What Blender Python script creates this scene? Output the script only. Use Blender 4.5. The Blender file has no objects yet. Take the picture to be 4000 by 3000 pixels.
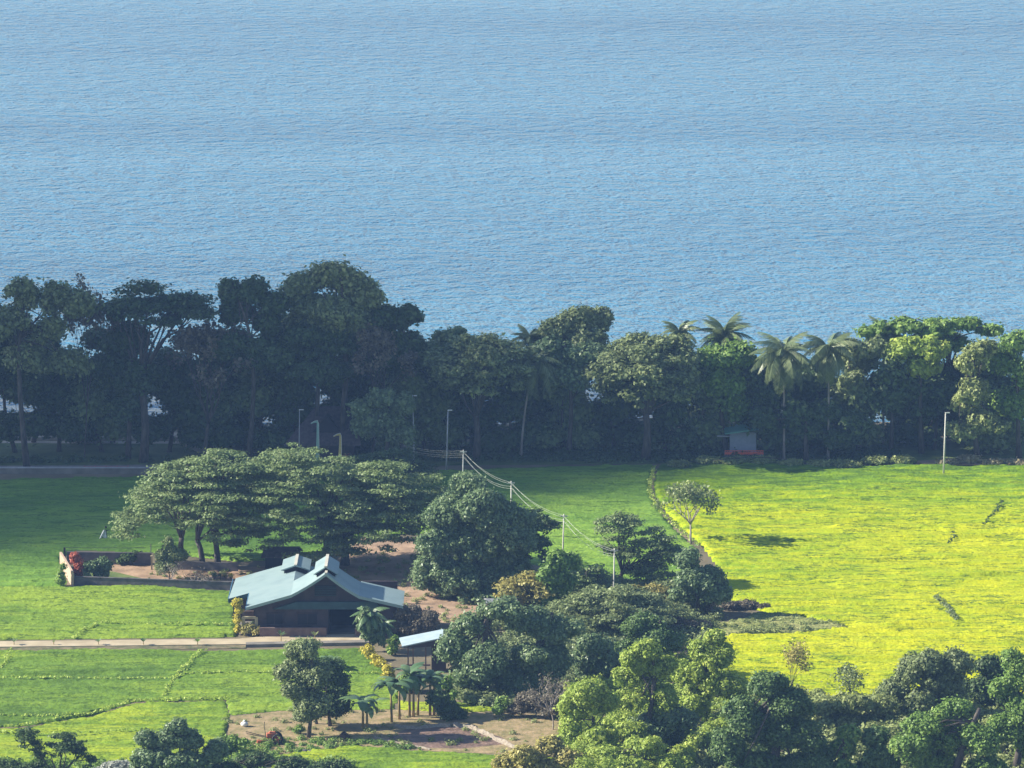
import bpy, math
import numpy as np
from mathutils import Vector, Matrix

# ------------------------------------------------------------------ camera, sky, sun, exposure
SC = bpy.context.scene
COL = SC.collection
CAM_H, PITCH, F = 112.0, math.radians(10.5), 20500.0      # F in pixels of the 4000 x 3000 picture
cam_d = bpy.data.cameras.new("camera")
cam_d.sensor_width = 36.0
cam_d.lens = 36.0 * F / 4000.0
cam_d.clip_start, cam_d.clip_end = 1.0, 9000.0
cam = bpy.data.objects.new("camera", cam_d)
cam.location = (0, 0, CAM_H)
cam.rotation_euler = (math.pi / 2 - PITCH, 0, 0)
COL.objects.link(cam)
SC.camera = cam

SUN_EL = math.radians(31)
SUN_TO = Vector((-1.0, 0.07, math.tan(SUN_EL) * math.hypot(1, 0.07))).normalized()
world = bpy.data.worlds.new("World")
SC.world = world
world.use_nodes = True
wn = world.node_tree
sky = wn.nodes.new('ShaderNodeTexSky')
sky.sky_type = 'NISHITA'
sky.sun_disc = False
sky.sun_elevation = SUN_EL
sky.sun_rotation = math.atan2(SUN_TO.x, SUN_TO.y) % (2 * math.pi)
sky.air_density, sky.dust_density, sky.ozone_density = 1.0, 0.4, 1.5
wn.links.new(sky.outputs[0], wn.nodes['Background'].inputs[0])
wn.nodes['Background'].inputs[1].default_value = 0.075
sun_d = bpy.data.lights.new("sun", 'SUN')
sun_d.energy, sun_d.angle, sun_d.color = 5.0, math.radians(0.5), (1.0, 0.93, 0.80)
sun = bpy.data.objects.new("sun", sun_d)
sun.rotation_euler = SUN_TO.to_track_quat('Z', 'Y').to_euler()
sun.location = (-300, 400, 300)
COL.objects.link(sun)
SC.view_settings.view_transform = 'Standard'
SC.view_settings.look = 'None'
SC.view_settings.exposure = 1.22
SC.view_settings.gamma = 1.0
SC.view_settings.use_curve_mapping = False
SC.cycles.max_bounces = 8
SC.cycles.diffuse_bounces = 3
SC.cycles.volume_bounces = 0
SC.cycles.transparent_max_bounces = 8
SC.cycles.use_denoising = True
SC.cycles.sample_clamp_indirect = 3.0
SC.cycles.sample_clamp_direct = 5.0

# ------------------------------------------------------------------ the picture's geometry: pixel <-> place
CP, SP = math.cos(PITCH), math.sin(PITCH)

def ray(px, py):
    u, v = (px - 2000) / F, (py - 1500) / F
    return Vector((u, CP - v * SP, -SP - v * CP))

def P(px, py, z=0.0):                       # the place on the level z seen at this pixel
    r = ray(px, py)
    t = (z - CAM_H) / r.z
    return Vector((r.x * t, r.y * t, z))

def W(px, py, Y):                           # the place in the upright plane y = Y
    r = ray(px, py)
    t = Y / r.y
    return Vector((r.x * t, Y, CAM_H + r.z * t))

def MPP(Y):                                 # metres per picture pixel at that distance
    return Y / CP / F

# ------------------------------------------------------------------ helpers
def tag(o, label=None, cat=None, group=None, kind=None):
    if label: o['label'] = label
    if cat: o['category'] = cat
    if group: o['group'] = group
    if kind: o['kind'] = kind
    return o

def empty(name, loc, label, cat, group=None, rz=0.0):
    o = bpy.data.objects.new(name, None)
    o.location = loc
    o.rotation_euler = (0, 0, rz)
    o.empty_display_size = 0.2
    COL.objects.link(o)
    return tag(o, label, cat, group)

def link(name, me, parent=None, loc=None):
    o = bpy.data.objects.new(name, me)
    COL.objects.link(o)
    if parent: o.parent = parent
    if loc is not None: o.location = loc
    return o

def mesh_np(name, verts, faces, mat, tint=None, smooth=False, vcol=None):
    """verts (n,3), faces (m,k) all of the same size"""
    verts = np.asarray(verts, np.float32); faces = np.asarray(faces, np.int32)
    m, k = faces.shape
    me = bpy.data.meshes.new(name)
    me.vertices.add(len(verts)); me.vertices.foreach_set('co', verts.ravel())
    me.loops.add(m * k); me.loops.foreach_set('vertex_index', faces.ravel())
    me.polygons.add(m); me.polygons.foreach_set('loop_start', np.arange(0, m * k, k, dtype=np.int32))
    if smooth: me.polygons.foreach_set('use_smooth', np.ones(m, bool))
    me.update(calc_edges=True)
    if tint is not None:
        a = me.attributes.new('tint', 'FLOAT', 'FACE'); a.data.foreach_set('value', np.asarray(tint, np.float32))
    if vcol is not None:
        a = me.attributes.new('tint', 'FLOAT', 'POINT'); a.data.foreach_set('value', np.asarray(vcol, np.float32))
    me.materials.append(mat)
    return me

class MB:
    """collects simple solids and links them as one mesh"""
    def __init__(s): s.v, s.f = [], []
    def add(s, vs, fs):
        n = len(s.v); s.v += [tuple(v) for v in vs]; s.f += [tuple(i + n for i in f) for f in fs]; return s
    def box(s, x0, x1, y0, y1, z0, z1):
        return s.add([(x0,y0,z0),(x1,y0,z0),(x1,y1,z0),(x0,y1,z0),(x0,y0,z1),(x1,y0,z1),(x1,y1,z1),(x0,y1,z1)],
                     [(3,2,1,0),(4,5,6,7),(0,1,5,4),(1,2,6,5),(2,3,7,6),(3,0,4,7)])
    def slab(s, top, t):
        """a polygon given by its corners, thickened downwards by t"""
        n = len(top); bot = [(a[0], a[1], a[2] - t) for a in top]
        return s.add(list(top) + bot, [tuple(range(n)), tuple(range(2*n-1, n-1, -1))] +
                     [(i, n+i, n+(i+1) % n, (i+1) % n) for i in range(n)])
    def prism_y(s, prof, y0, y1):
        n = len(prof)
        return s.add([(x, y0, z) for x, z in prof] + [(x, y1, z) for x, z in prof],
                     [tuple(range(n)), tuple(range(2*n-1, n-1, -1))] + [(i, n+i, n+(i+1) % n, (i+1) % n) for i in range(n)])
    def tube(s, pts, rad, k=6, caps=True):
        pts = [Vector(p) for p in pts]
        if not hasattr(rad, '__len__'): rad = [rad] * len(pts)
        n0 = len(s.v)
        for i, p in enumerate(pts):
            d = (pts[min(i+1, len(pts)-1)] - pts[max(i-1, 0)]).normalized()
            a = d.cross(Vector((0.13, 0.97, 0.21)) if abs(d.y) < 0.9 else Vector((1, 0, 0))).normalized(); b = d.cross(a)
            for j in range(k):
                t = 2 * math.pi * j / k
                q = p + (a * math.cos(t) + b * math.sin(t)) * rad[i]; s.v.append(tuple(q))
        for i in range(len(pts) - 1):
            for j in range(k):
                s.f.append((n0+i*k+j, n0+i*k+(j+1) % k, n0+(i+1)*k+(j+1) % k, n0+(i+1)*k+j))
        if caps:
            s.f.append(tuple(n0+j for j in range(k))[::-1]); s.f.append(tuple(n0+(len(pts)-1)*k+j for j in range(k)))
        return s
    def ball(s, c, r, n=8, m=5, squash=1.0):
        vs, fs = [], []
        for i in range(m + 1):
            th = math.pi * i / m
            for j in range(n):
                ph = 2 * math.pi * j / n
                vs.append((c[0]+r*math.sin(th)*math.cos(ph), c[1]+r*math.sin(th)*math.sin(ph), c[2]+r*squash*math.cos(th)))
        for i in range(m):
            for j in range(n): fs.append((i*n+j, (i+1)*n+j, (i+1)*n+(j+1) % n, i*n+(j+1) % n))
        return s.add(vs, fs)
    def build(s, name, mat, parent=None, loc=None, smooth=False, bevel=0.0):
        me = bpy.data.meshes.new(name); me.from_pydata(s.v, [], s.f); me.materials.append(mat)
        if smooth:
            for p in me.polygons: p.use_smooth = True
        me.validate(); me.update()
        o = link(name, me, parent, loc)
        if bevel:
            b = o.modifiers.new('bevel', 'BEVEL'); b.width = bevel; b.segments = 2; b.limit_method = 'ANGLE'
        return o

# ------------------------------------------------------------------ numpy value noise
def vnoise(x, y, seed=0):
    rs = np.random.RandomState(seed); T = rs.rand(256, 256)
    xi, yi = np.floor(x).astype(int), np.floor(y).astype(int)
    fx, fy = x - xi, y - yi
    fx, fy = fx*fx*(3-2*fx), fy*fy*(3-2*fy)
    g = lambda a, b: T[a % 256, b % 256]
    return (g(xi, yi)*(1-fx)*(1-fy) + g(xi+1, yi)*fx*(1-fy) + g(xi, yi+1)*(1-fx)*fy + g(xi+1, yi+1)*fx*fy)

def fbm(x, y, seed=0, oct=4):
    s, a, t = 0, 0.5, 0
    for i in range(oct):
        s = s + a * vnoise(x * 2**i + 17.3*i, y * 2**i - 9.1*i, seed + i); t += a; a *= 0.5
    return s / t

# ------------------------------------------------------------------ materials
def new_mat(name):
    m = bpy.data.materials.new(name); m.use_nodes = True
    nt = m.node_tree; nt.nodes.clear()
    out = nt.nodes.new('ShaderNodeOutputMaterial')
    return m, nt, out

def N(nt, t, **kw):
    n = nt.nodes.new(t)
    for k, v in kw.items(): setattr(n, k, v)
    return n

def ramp(nt, fac, stops, interp='LINEAR'):
    r = N(nt, 'ShaderNodeValToRGB'); r.color_ramp.interpolation = interp
    e = r.color_ramp.elements
    while len(e) < len(stops): e.new(0.5)
    for i, (p, c) in enumerate(stops): e[i].position = p; e[i].color = (*c, 1) if len(c) == 3 else c
    nt.links.new(fac, r.inputs[0]); return r.outputs[0]

def leafmat(name, c1, c2, c3=None, rough=0.55, trans=0.3):
    m, nt, out = new_mat(name)
    at = N(nt, 'ShaderNodeAttribute', attribute_name='tint')
    stops = [(0.0, c1), (0.75, c2)] + ([(1.0, c3)] if c3 else [(1.0, c2)])
    col = ramp(nt, at.outputs['Fac'], stops)
    b = N(nt, 'ShaderNodeBsdfPrincipled'); b.inputs['Roughness'].default_value = rough
    b.inputs['Specular IOR Level'].default_value = 0.35
    nt.links.new(col, b.inputs['Base Color'])
    tr = N(nt, 'ShaderNodeBsdfTranslucent'); nt.links.new(col, tr.inputs[0])
    mx = N(nt, 'ShaderNodeMixShader'); mx.inputs[0].default_value = trans
    nt.links.new(b.outputs[0], mx.inputs[1]); nt.links.new(tr.outputs[0], mx.inputs[2])
    nt.links.new(mx.outputs[0], out.inputs[0])
    return m

def surf(name, c1, c2=None, scale=1.0, rough=0.8, bump=0.0, detail=5, stretch=(1, 1, 1), lo=0.35, hi=0.65, spec=0.3, metal=0.0, bscale=None):
    m, nt, out = new_mat(name)
    b = N(nt, 'ShaderNodeBsdfPrincipled'); b.inputs['Roughness'].default_value = rough
    b.inputs['Specular IOR Level'].default_value = spec; b.inputs['Metallic'].default_value = metal
    tc = N(nt, 'ShaderNodeTexCoord'); mp = N(nt, 'ShaderNodeMapping'); mp.inputs['Scale'].default_value = stretch
    nt.links.new(tc.outputs['Object'], mp.inputs[0])
    no = N(nt, 'ShaderNodeTexNoise'); no.inputs['Scale'].default_value = scale; no.inputs['Detail'].default_value = detail
    nt.links.new(mp.outputs[0], no.inputs[0])
    nt.links.new(ramp(nt, no.outputs[0], [(lo, c1), (hi, c2 or c1)]), b.inputs['Base Color'])
    if bump:
        n2 = N(nt, 'ShaderNodeTexNoise'); n2.inputs['Scale'].default_value = bscale or scale * 3; n2.inputs['Detail'].default_value = 4
        nt.links.new(mp.outputs[0], n2.inputs[0])
        bp = N(nt, 'ShaderNodeBump'); bp.inputs['Strength'].default_value = 1.0; bp.inputs['Distance'].default_value = bump
        nt.links.new(n2.outputs[0], bp.inputs['Height']); nt.links.new(bp.outputs[0], b.inputs['Normal'])
    nt.links.new(b.outputs[0], out.inputs[0])
    return m

L_RAIN = leafmat('rain tree leaf', (.135,.200,.065), (.225,.295,.115), (.290,.340,.145))
L_MANGO = leafmat('mango leaf', (.060,.120,.035), (.135,.215,.060), (.230,.320,.095))
L_SCRUB = leafmat('scrub leaf', (.160,.200,.065), (.320,.370,.130), (.460,.500,.190))
L_PALE = leafmat('pale leaf', (.140,.200,.090), (.260,.340,.160), (.380,.450,.220))
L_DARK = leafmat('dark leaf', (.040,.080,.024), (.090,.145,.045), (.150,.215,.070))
L_VINE = leafmat('creeper leaf', (.100,.165,.070), (.200,.280,.125), (.290,.360,.160), rough=.45)
L_LIME = leafmat('lime leaf', (.205,.300,.045), (.400,.500,.090), (.600,.620,.140), trans=.35)
L_GREEN = leafmat('fresh leaf', (.100,.190,.035), (.210,.330,.065), (.400,.500,.100))
L_OLIVE = leafmat('olive leaf', (.120,.160,.060), (.250,.305,.125), (.380,.430,.180))
L_BROWN = leafmat('dry leaf', (.110,.098,.070), (.210,.180,.125), (.280,.245,.170))
L_YELL = leafmat('yellow leaf', (.340,.320,.040), (.700,.600,.080), (.850,.780,.220), trans=.3)
L_RED = leafmat('bougainvillea', (.350,.090,.050), (.560,.170,.110), (.620,.250,.180))
L_GOLD = leafmat('tan leaf', (.220,.220,.060), (.440,.390,.120), (.600,.500,.170))
L_PALM = leafmat('palm leaf', (.090,.130,.050), (.200,.250,.110), (.330,.360,.190), rough=.4)
L_BAN = leafmat('banana leaf', (.080,.150,.060), (.150,.230,.100), (.270,.340,.170), rough=.35, trans=.25)
L_STRAW = leafmat('straw', (.300,.260,.140), (.420,.370,.210), (.520,.470,.300))
BARK = surf('bark', (.050,.042,.034), (.110,.095,.080), 3.0, .9, .02, stretch=(1, 1, .3))
BARKP = surf('pale bark', (.200,.170,.150), (.340,.300,.270), 3.0, .9, .02, stretch=(1, 1, .3))
BARKB = surf('banana stem', (.200,.160,.060), (.380,.260,.120), 4.0, .7, .01, stretch=(1, 1, .3))

# ------------------------------------------------------------------ foliage
def unit(v): return v / np.maximum(np.linalg.norm(v, axis=1, keepdims=True), 1e-6)

def leaf_quads(pos, nrm, size, rng, aspect=0.6):
    n = len(pos)
    t = unit(np.cross(nrm, unit(rng.normal(size=(n, 3)))))
    b = np.cross(nrm, t)
    L = (size * (0.6 + 0.8 * rng.rand(n)))[:, None] if not np.isscalar(size) else (size * (0.6 + 0.8 * rng.rand(n)))[:, None]
    Wd = L * aspect
    v = np.stack([pos - t*L*.5, pos + b*Wd*.5 - t*L*.05 + nrm*L*.08, pos + t*L*.5, pos - b*Wd*.5 - t*L*.05 + nrm*L*.08], 1).reshape(-1, 3)
    f = np.arange(4*n).reshape(n, 4)
    return v, f

def clump_leaves(cent, crad, leaf, cover, rng, flat=1.0, up=0.35, rnd=0.8, out=0.85, ctint=None, aspect=.6, fill=0.35):
    """cent (n,3) clump centres, crad (n,) radii"""
    cent = np.asarray(cent); crad = np.asarray(crad)
    area = 4 * math.pi * crad**2 * (0.35 + 0.65 * flat)
    cnt = np.maximum(6, (cover * area / (leaf * leaf * aspect * .5 * 1.1))).astype(int)
    idx = np.repeat(np.arange(len(cent)), cnt)
    n = len(idx)
    d = unit(rng.normal(size=(n, 3)))
    r = fill + (1 - fill) * rng.rand(n)**.6
    r = np.where(rng.rand(n) < .14, r * (1.15 + .6 * rng.rand(n)), r)
    off = d * (r * crad[idx])[:, None]; off[:, 2] *= flat
    pos = cent[idx] + off
    nd = d.copy(); nd[:, 2] = nd[:, 2] / max(flat, .3) * 1.0
    nrm = unit(unit(nd) * out + rng.normal(size=(n, 3)) * rnd * .58 + np.array([0, 0, up]))
    if ctint is None: ctint = rng.rand(len(cent))
    tint = np.clip(.38 * ctint[idx] + .62 * rng.rand(n), 0, 1)
    v, f = leaf_quads(pos, nrm, leaf, rng, aspect)
    return v, f, tint

def lobes_to_clumps(lobes, crad, rng, dens=1.5, shell=(.72, 1.0), low=-0.75):
    C, R = [], []
    for c, rx, ry, rz in lobes:
        area = 4 * math.pi * ((rx*ry)**1.6/3 + (rx*rz)**1.6/3 + (ry*rz)**1.6/3)**(1/1.6)
        n = max(3, int(dens * area / (math.pi * crad * crad)))
        d = unit(rng.normal(size=(n, 3))); d[:, 2] = np.where(d[:, 2] < low, -d[:, 2], d[:, 2])
        s = shell[0] + (shell[1] - shell[0]) * rng.rand(n)
        p = np.array(c) + d * s[:, None] * np.array([max(rx-crad*.6, .1), max(ry-crad*.6, .1), max(rz-crad*.6, .1)])
        k = 1 + .16 * np.sin(d[:, 0] * 5 + rng.rand() * 6) * np.cos(d[:, 2] * 4 + rng.rand() * 6) + .10 * rng.normal(size=n)
        rr_ = crad * (0.45 + 1.0 * rng.rand(n)**1.5); sp_ = rng.rand(n) < .16
        k = np.where(sp_, 1.08 + .30 * rng.rand(n), k); rr_ = np.where(sp_, crad * (.28 + .25 * rng.rand(n)), rr_)
        C.append(np.array(c) + (p - np.array(c)) * k[:, None]); R.append(rr_)
    return np.vstack(C), np.concatenate(R)

def curve_pts(a, b, bend, rng, n=5):
    a, b = Vector(a), Vector(b); L = (b - a).length
    off = Vector(rng.normal(size=3)) * L * bend
    return [a.lerp(b, t) + off * math.sin(math.pi * t) + Vector((0, 0, 1)) * L * .08 * math.sin(math.pi * t) for t in np.linspace(0, 1, n)]

def woody(mb, base, top, r0, targets, rng, bend=.06, fork=.45, twig=.04, lean=0.04):
    """a trunk from base to top with limbs to the targets"""
    base, top = Vector(base), Vector(top)
    tr = curve_pts(base, top, lean, rng, 7)
    mb.tube(tr, [r0 * 1.35] + [r0 * (1 - .6 * i / 6) for i in range(1, 7)], 8)
    for t in targets:
        f = fork + (1 - fork) * rng.rand() * .8
        k = f * 6; i = int(k); s = tr[i].lerp(tr[min(i+1, 6)], k - i)
        pts = curve_pts(s, t, bend, rng, 5); rr = r0 * .42 * (1 - .4 * f)
        mb.tube(pts, [rr, rr*.8, rr*.6, rr*.42, twig], 5)
    return mb

TREE_N = [0]
def tree(name, label, cat, base, lobes, mat=L_DARK, leaf=.42, clump=1.1, cover=1.0, group=None, r0=.28, bark=BARK,
         depth=.85, dens=1.3, up=.35, flat=.85, trunk_top=None, limbs=10, bushy=False, aspect=.6, shell=(.7, 1.0), low=-.75, fill=.35, hjit=.5):
    TREE_N[0] += 1
    rng = np.random.RandomState(1000 + TREE_N[0])
    B = P(*base); s = MPP(B.y)
    root = empty(name, B, label, cat, group)
    L = []
    for lb in lobes:
        cx, cy, rx, ry = lb[:4]
        w = W(cx, cy, B.y)
        dy = (lb[4] if len(lb) > 4 else rng.uniform(-hjit, hjit)) * rx * s
        rz = ry * s; c = Vector((w.x - B.x, dy, max(w.z + dy * .2, rz * .8 + .1)))
        L.append((c, rx * s, rx * s * depth, rz))
        if rx > 35: kb, kc, ko = (.72, .36, .62) if rx >= 80 else (.86, .50, .55); S = L.pop(); S4 = [S[0]] * 6; S4 = [(Vector((c.x + o_[0] * rx * s * ko, c.y + o_[1] * rx * s * depth * ko, c.z + o_[2] * rz * ko)), rx * s * k_, rx * s * depth * k_, rz * k_ * .9) for o_, k_ in zip(unit(rng.normal(size=(6, 3))) * (.35 + .65 * rng.rand(6, 1)), kc + .28 * rng.rand(6))]; L += [(c, rx * s * kb, rx * s * depth * kb, rz * kb)] + S4
    C, R = lobes_to_clumps(L, clump, rng, dens * .85, shell, low)
    C[:, 2] = np.maximum(C[:, 2], R * .6)
    v, f, t = clump_leaves(C, R, leaf, cover, rng, flat, up, aspect=aspect, fill=fill)
    link('foliage' if bushy else 'crown', mesh_np(name + '_crown', v, f, mat, t), root)
    big = max(L, key=lambda l: l[1] * l[3])
    zt = max(l[0].z + l[3] * .3 for l in L)
    top = Vector((big[0].x * .8, big[0].y * .5, zt if trunk_top is None else trunk_top))
    tg = [C[i] for i in rng.choice(len(C), min(limbs, len(C)), replace=False)]
    mb = woody(MB(), (0, 0, -.15), top, r0, tg, rng)
    mb.build('stem' if bushy else 'trunk', bark, root, smooth=True)
    return root

def umbrella(name, label, cat, base, domes, mat=L_RAIN, leaf=.34, disc=1.5, cover=1.1, group=None, r0=.45, bark=BARK, depth=.9,
             dens=1.5, tiers=2, fork=2.2, limbs=9, thick=.22, trunks=None, tint_off=0, forkpx=None):
    """rain tree or acacia: flat layers of foliage carried on spreading limbs; domes are (x0, x1, top, edge) in picture pixels"""
    TREE_N[0] += 1
    rng = np.random.RandomState(2000 + TREE_N[0])
    B = P(*base); s = MPP(B.y)
    root = empty(name, B, label, cat, group)
    C, R, T = [], [], []
    for x0, x1, yt, ye in domes:
        a, b = W(x0, ye, B.y), W(x1, ye, B.y); tp = W((x0+x1)/2, yt, B.y)
        rx = (b.x - a.x) / 2 * 1.06; ry = rx * depth; cx = (a.x + b.x) / 2 - B.x; zt, ze = tp.z - ry*.10, a.z
        n = int(dens * math.pi * rx * ry / (disc * disc * 2.2))
        for tier in range(tiers):
            m = int(n * (1 - .35 * tier))
            ang = rng.rand(m) * 2 * math.pi; rad = np.sqrt(rng.rand(m)) * (1 - .12 * tier)
            lump = .12 * np.sin(ang * 3 + rng.rand() * 6) + .08 * np.sin(ang * 7 + rng.rand() * 6)
            rr = rad * (1 + lump)
            z = ze + (zt - ze) * (1 - rad**2.2) - tier * (.22 * (zt - ze) + .5) * (.6 + .8 * rng.rand(m)) + rng.normal(size=m) * .22
            C.append(np.stack([cx + rr * np.cos(ang) * (rx - disc*.6), rr * np.sin(ang) * (ry - disc*.6), z], 1)); R.append(disc * (.5 + .8 * rng.rand(m)))
    C = np.vstack(C); R = np.concatenate(R)
    C[:, 2] = np.maximum(C[:, 2], .8)
    v, f, t = clump_leaves(C, R, leaf, cover * (.35 + .65 * thick), rng, thick, .7, rnd=.7, out=.5, fill=.1)
    link('crown', mesh_np(name + '_crown', v, f, mat, t), root)
    zc = C[:, 2].mean()
    mb = MB()
    tb = trunks or [(base[0], 0)]
    for bxp, dyy in tb:
        bx = W(bxp, base[1], B.y).x - B.x
        far = [C[i] for i in rng.choice(len(C), limbs * 5, replace=False)]
        far.sort(key=lambda p: abs(p[0] - bx) + abs(p[1] - dyy))
        far = far[:: max(1, len(far) // (limbs + 1))][:limbs + 1] if len(tb) == 1 else far[:limbs]
        fk = Vector((bx + rng.normal() * .3, dyy, fork))
        mb.tube(curve_pts((bx, dyy, -.15), fk, .04, rng, 4), [r0 * 1.4, r0 * 1.05, r0 * .95, r0 * .9], 8)
        for tpt in far:
            tpt = Vector(tpt); mid = fk.lerp(tpt, .5) + Vector((0, 0, (tpt.z - fk.z) * .08)) + Vector(rng.normal(size=3)) * .35
            q = [fk - Vector((0, 0, .3)), fk.lerp(mid, .5) + Vector(rng.normal(size=3)) * .12, mid, mid.lerp(tpt, .5) + Vector(rng.normal(size=3)) * .25, tpt]
            rr = r0 * .5
            mb.tube(q, [rr, rr * .8, rr * .6, rr * .38, .04], 6)
            near = C[np.argsort(((C - np.array(tpt))**2).sum(1))[1:5]]
            for c2 in near: mb.tube([q[3], q[3].lerp(Vector(c2), .6) - Vector((0, 0, .15)), c2], [rr*.3, rr*.2, .03], 4)
    mb.build('trunk', bark, root, smooth=True)
    return root

def bare(name, label, cat, base, top, spread, leafmat_=None, leaves=300, leaf=.25, group=None, r0=.15, bark=BARK, depth=5, nb=6, seed=0, spark=.0):
    """a thin, half leafless tree grown by forking"""
    TREE_N[0] += 1
    rng = np.random.RandomState(3000 + TREE_N[0])
    B = P(*base); s = MPP(B.y); H = W(base[0], top, B.y).z; S = spread * s
    root = empty(name, B, label, cat, group)
    mb = MB(); tips = []
    def grow(p, d, L, r, lev):
        n = 3; pts = [p]
        for i in range(n):
            d = (d + Vector(rng.normal(size=3)) * .16 + Vector((0, 0, .06))).normalized(); pts.append(pts[-1] + d * L / n)
        mb.tube(pts, [r, r*.88, r*.76, r*.65], 5 if lev < 3 else 3)
        if lev >= depth: tips.append(pts[-1]); tips.append(pts[-2]); return
        if lev >= depth - 2: tips.append(pts[-1])
        for i in range(2 if lev else nb - 2):
            a = rng.rand() * 2 * math.pi; w = .55 + .35 * rng.rand()
            q = Vector((math.cos(a), math.sin(a), 0)) * w * (S / H * 2.0) + d * 1.0
            grow(pts[-1], q.normalized(), L * (.66 + .16 * rng.rand()), r * .62, lev + 1)
    grow(Vector((0, 0, -.1)), Vector((.02, 0, 1)), H * .30, r0, 0)
    zs = max(v[2] for v in mb.v); k = H / zs
    xs = max(abs(v[0]) for v in mb.v); kx = S / xs
    f = lambda v: (v[0] * (kx if abs(v[2]) > .02 else 1), v[1] * kx, v[2] * k)
    mb.v = [f(v) for v in mb.v]
    mb.build('trunk', bark, root, smooth=True)
    if leaves:
        tp = np.array([f(t) for t in tips]); ii = rng.randint(0, len(tp), leaves)
        pos = tp[ii] + rng.normal(size=(leaves, 3)) * .28
        nr = unit(rng.normal(size=(leaves, 3)) + [0, 0, .6])
        v, fc = leaf_quads(pos, nr, leaf, rng, .65)
        link('crown', mesh_np(name + '_crown', v, fc, leafmat_ or L_OLIVE, rng.rand(leaves)), root)
    return root

def frond_mesh(L, droop, rng, w=.30, mat=L_PALM):
    n = 9; ts = np.linspace(0, 1, n)
    px = L * (ts - .18 * droop * ts**2.2); pz = L * (.42 * ts - (.42 + .55 * droop) * ts**2)
    rac = np.stack([px, np.zeros(n), pz], 1)
    V, Fc = [], []
    for k in range(34):
        t = .10 + .90 * k / 34; j = min(int(t * (n-1)), n-2); u = t * (n-1) - j
        p = rac[j] * (1-u) + rac[j+1] * u; d = rac[j+1] - rac[j]; d /= np.linalg.norm(d)
        ll = L * w * math.sin(math.pi * min(1, .18 + t * .8))**.8
        for sd in (-1, 1):
            tip = p + np.array([d[0]*.35, sd*.62, d[2]*.35 - .45 - .25*rng.rand()]) * ll * (.8 + .3*rng.rand())
            i = len(V); V += [p - d*.05, p + d*.06, tip + d*.03, tip - d*.03]; Fc.append((i, i+1, i+2, i+3))
    i0 = len(V)
    for j in range(n):
        r = .05 * (1 - .8 * ts[j]); V += [rac[j] + [0, r, 0], rac[j] + [0, -r, 0], rac[j] + [0, 0, -r*1.4]]
    for j in range(n-1):
        for a, b in ((0, 1), (1, 2), (2, 0)): Fc.append((i0+3*j+a, i0+3*j+b, i0+3*j+3+b, i0+3*j+3+a))
    return mesh_np('frond', V, Fc, mat, rng.rand(len(Fc)) * .6 + rng.rand() * .4)

def palm(label, base, hub, L, nf=20, group='coconut palms along the shore', up=0.0, seed=0, mat=L_PALM, r=.13):
    rng = np.random.RandomState(400 + seed)
    B = P(*base); h = W(hub[0], hub[1], B.y) - B
    root = empty('coconut_palm', B, label, 'palm tree', group)
    pts = [Vector((h.x * (t**1.6), 0, h.z * t - .1)) for t in np.linspace(0, 1, 9)]
    MB().tube(pts, [r*1.5] + [r*(1-.35*t) for t in np.linspace(.1, 1, 8)], 8).build('trunk', BARKP, root, smooth=True)
    for k in range(nf):
        a = 2.4 * k + rng.rand() * .5; e = 1.25 - 2.6 * (k / nf) + up + rng.normal() * .08
        me = frond_mesh(L * (.85 + .25 * rng.rand()), .5 + .7 * (k / nf) + .2 * rng.rand(), rng, mat=mat)
        o = link('frond', me, root, h); o.rotation_euler = (rng.normal() * .15, -e * .75, a)
    mb = MB()
    for k in range(5):
        a = k * 1.3; mb.ball((math.cos(a)*.22, math.sin(a)*.22, -.25), .13, 6, 4)
    mb.build('coconuts', BARKB, root, h)
    return root

# ------------------------------------------------------------------ GROUND, SEA, FIELDS
SHORE = P(2000, 1655).y
m_ground = surf('ground earth', (.100,.085,.050), (.200,.165,.100), .12, .95, .05, 8, bscale=2.0)
m_grass = surf('rough grass', (.060,.100,.022), (.130,.170,.045), .35, .95, .06, 8, bscale=3.0)
m_sand = surf('pale sand', (.330,.280,.220), (.450,.390,.310), .4, .95, .03, 8)
m_dirt = surf('bare earth', (.230,.155,.100), (.400,.275,.180), .5, .95, .06, 8, bscale=2.5)
m_verge = surf('grassy bank', (.060,.075,.030), (.200,.160,.090), .9, .95, .05, 8)
m_conc = surf('road concrete', (.330,.270,.175), (.470,.395,.265), .5, .85, .01, 8)
m_concd = surf('retaining concrete', (.140,.130,.110), (.230,.210,.180), .7, .9, .01, 8)

def sheet(name, pts, z, mat, kind='structure', label=None, cat=None, t=.0):
    mb = MB(); top = [(p[0], p[1], z) for p in pts]
    if t: mb.slab(top, t)
    else: mb.add(top, [tuple(range(len(top)))])
    o = mb.build(name, mat); o['kind'] = kind
    return tag(o, label, cat)

def poly(pix, z=0): return [P(x, y, z) for x, y in pix]

# the land: one sheet with a shore that drops under the water
gx = np.linspace(-900, 900, 181); gy = np.concatenate([np.linspace(-100, SHORE-12, 60), np.linspace(SHORE-10, SHORE+40, 26)])
GX, GY = np.meshgrid(gx, gy); sh = SHORE + 3 * np.sin(GX / 23) + 2 * np.sin(GX / 9.0)
GZ = -np.clip((GY - sh + 6) / 6, 0, 6) * .35
nx, ny = len(gx), len(gy); ii = np.arange(nx*ny).reshape(ny, nx)
ff = np.stack([ii[:-1, :-1], ii[:-1, 1:], ii[1:, 1:], ii[1:, :-1]], -1).reshape(-1, 4)
link('ground', mesh_np('ground', np.stack([GX, GY, GZ], -1).reshape(-1, 3), ff, m_ground, smooth=True))['kind'] = 'structure'

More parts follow.
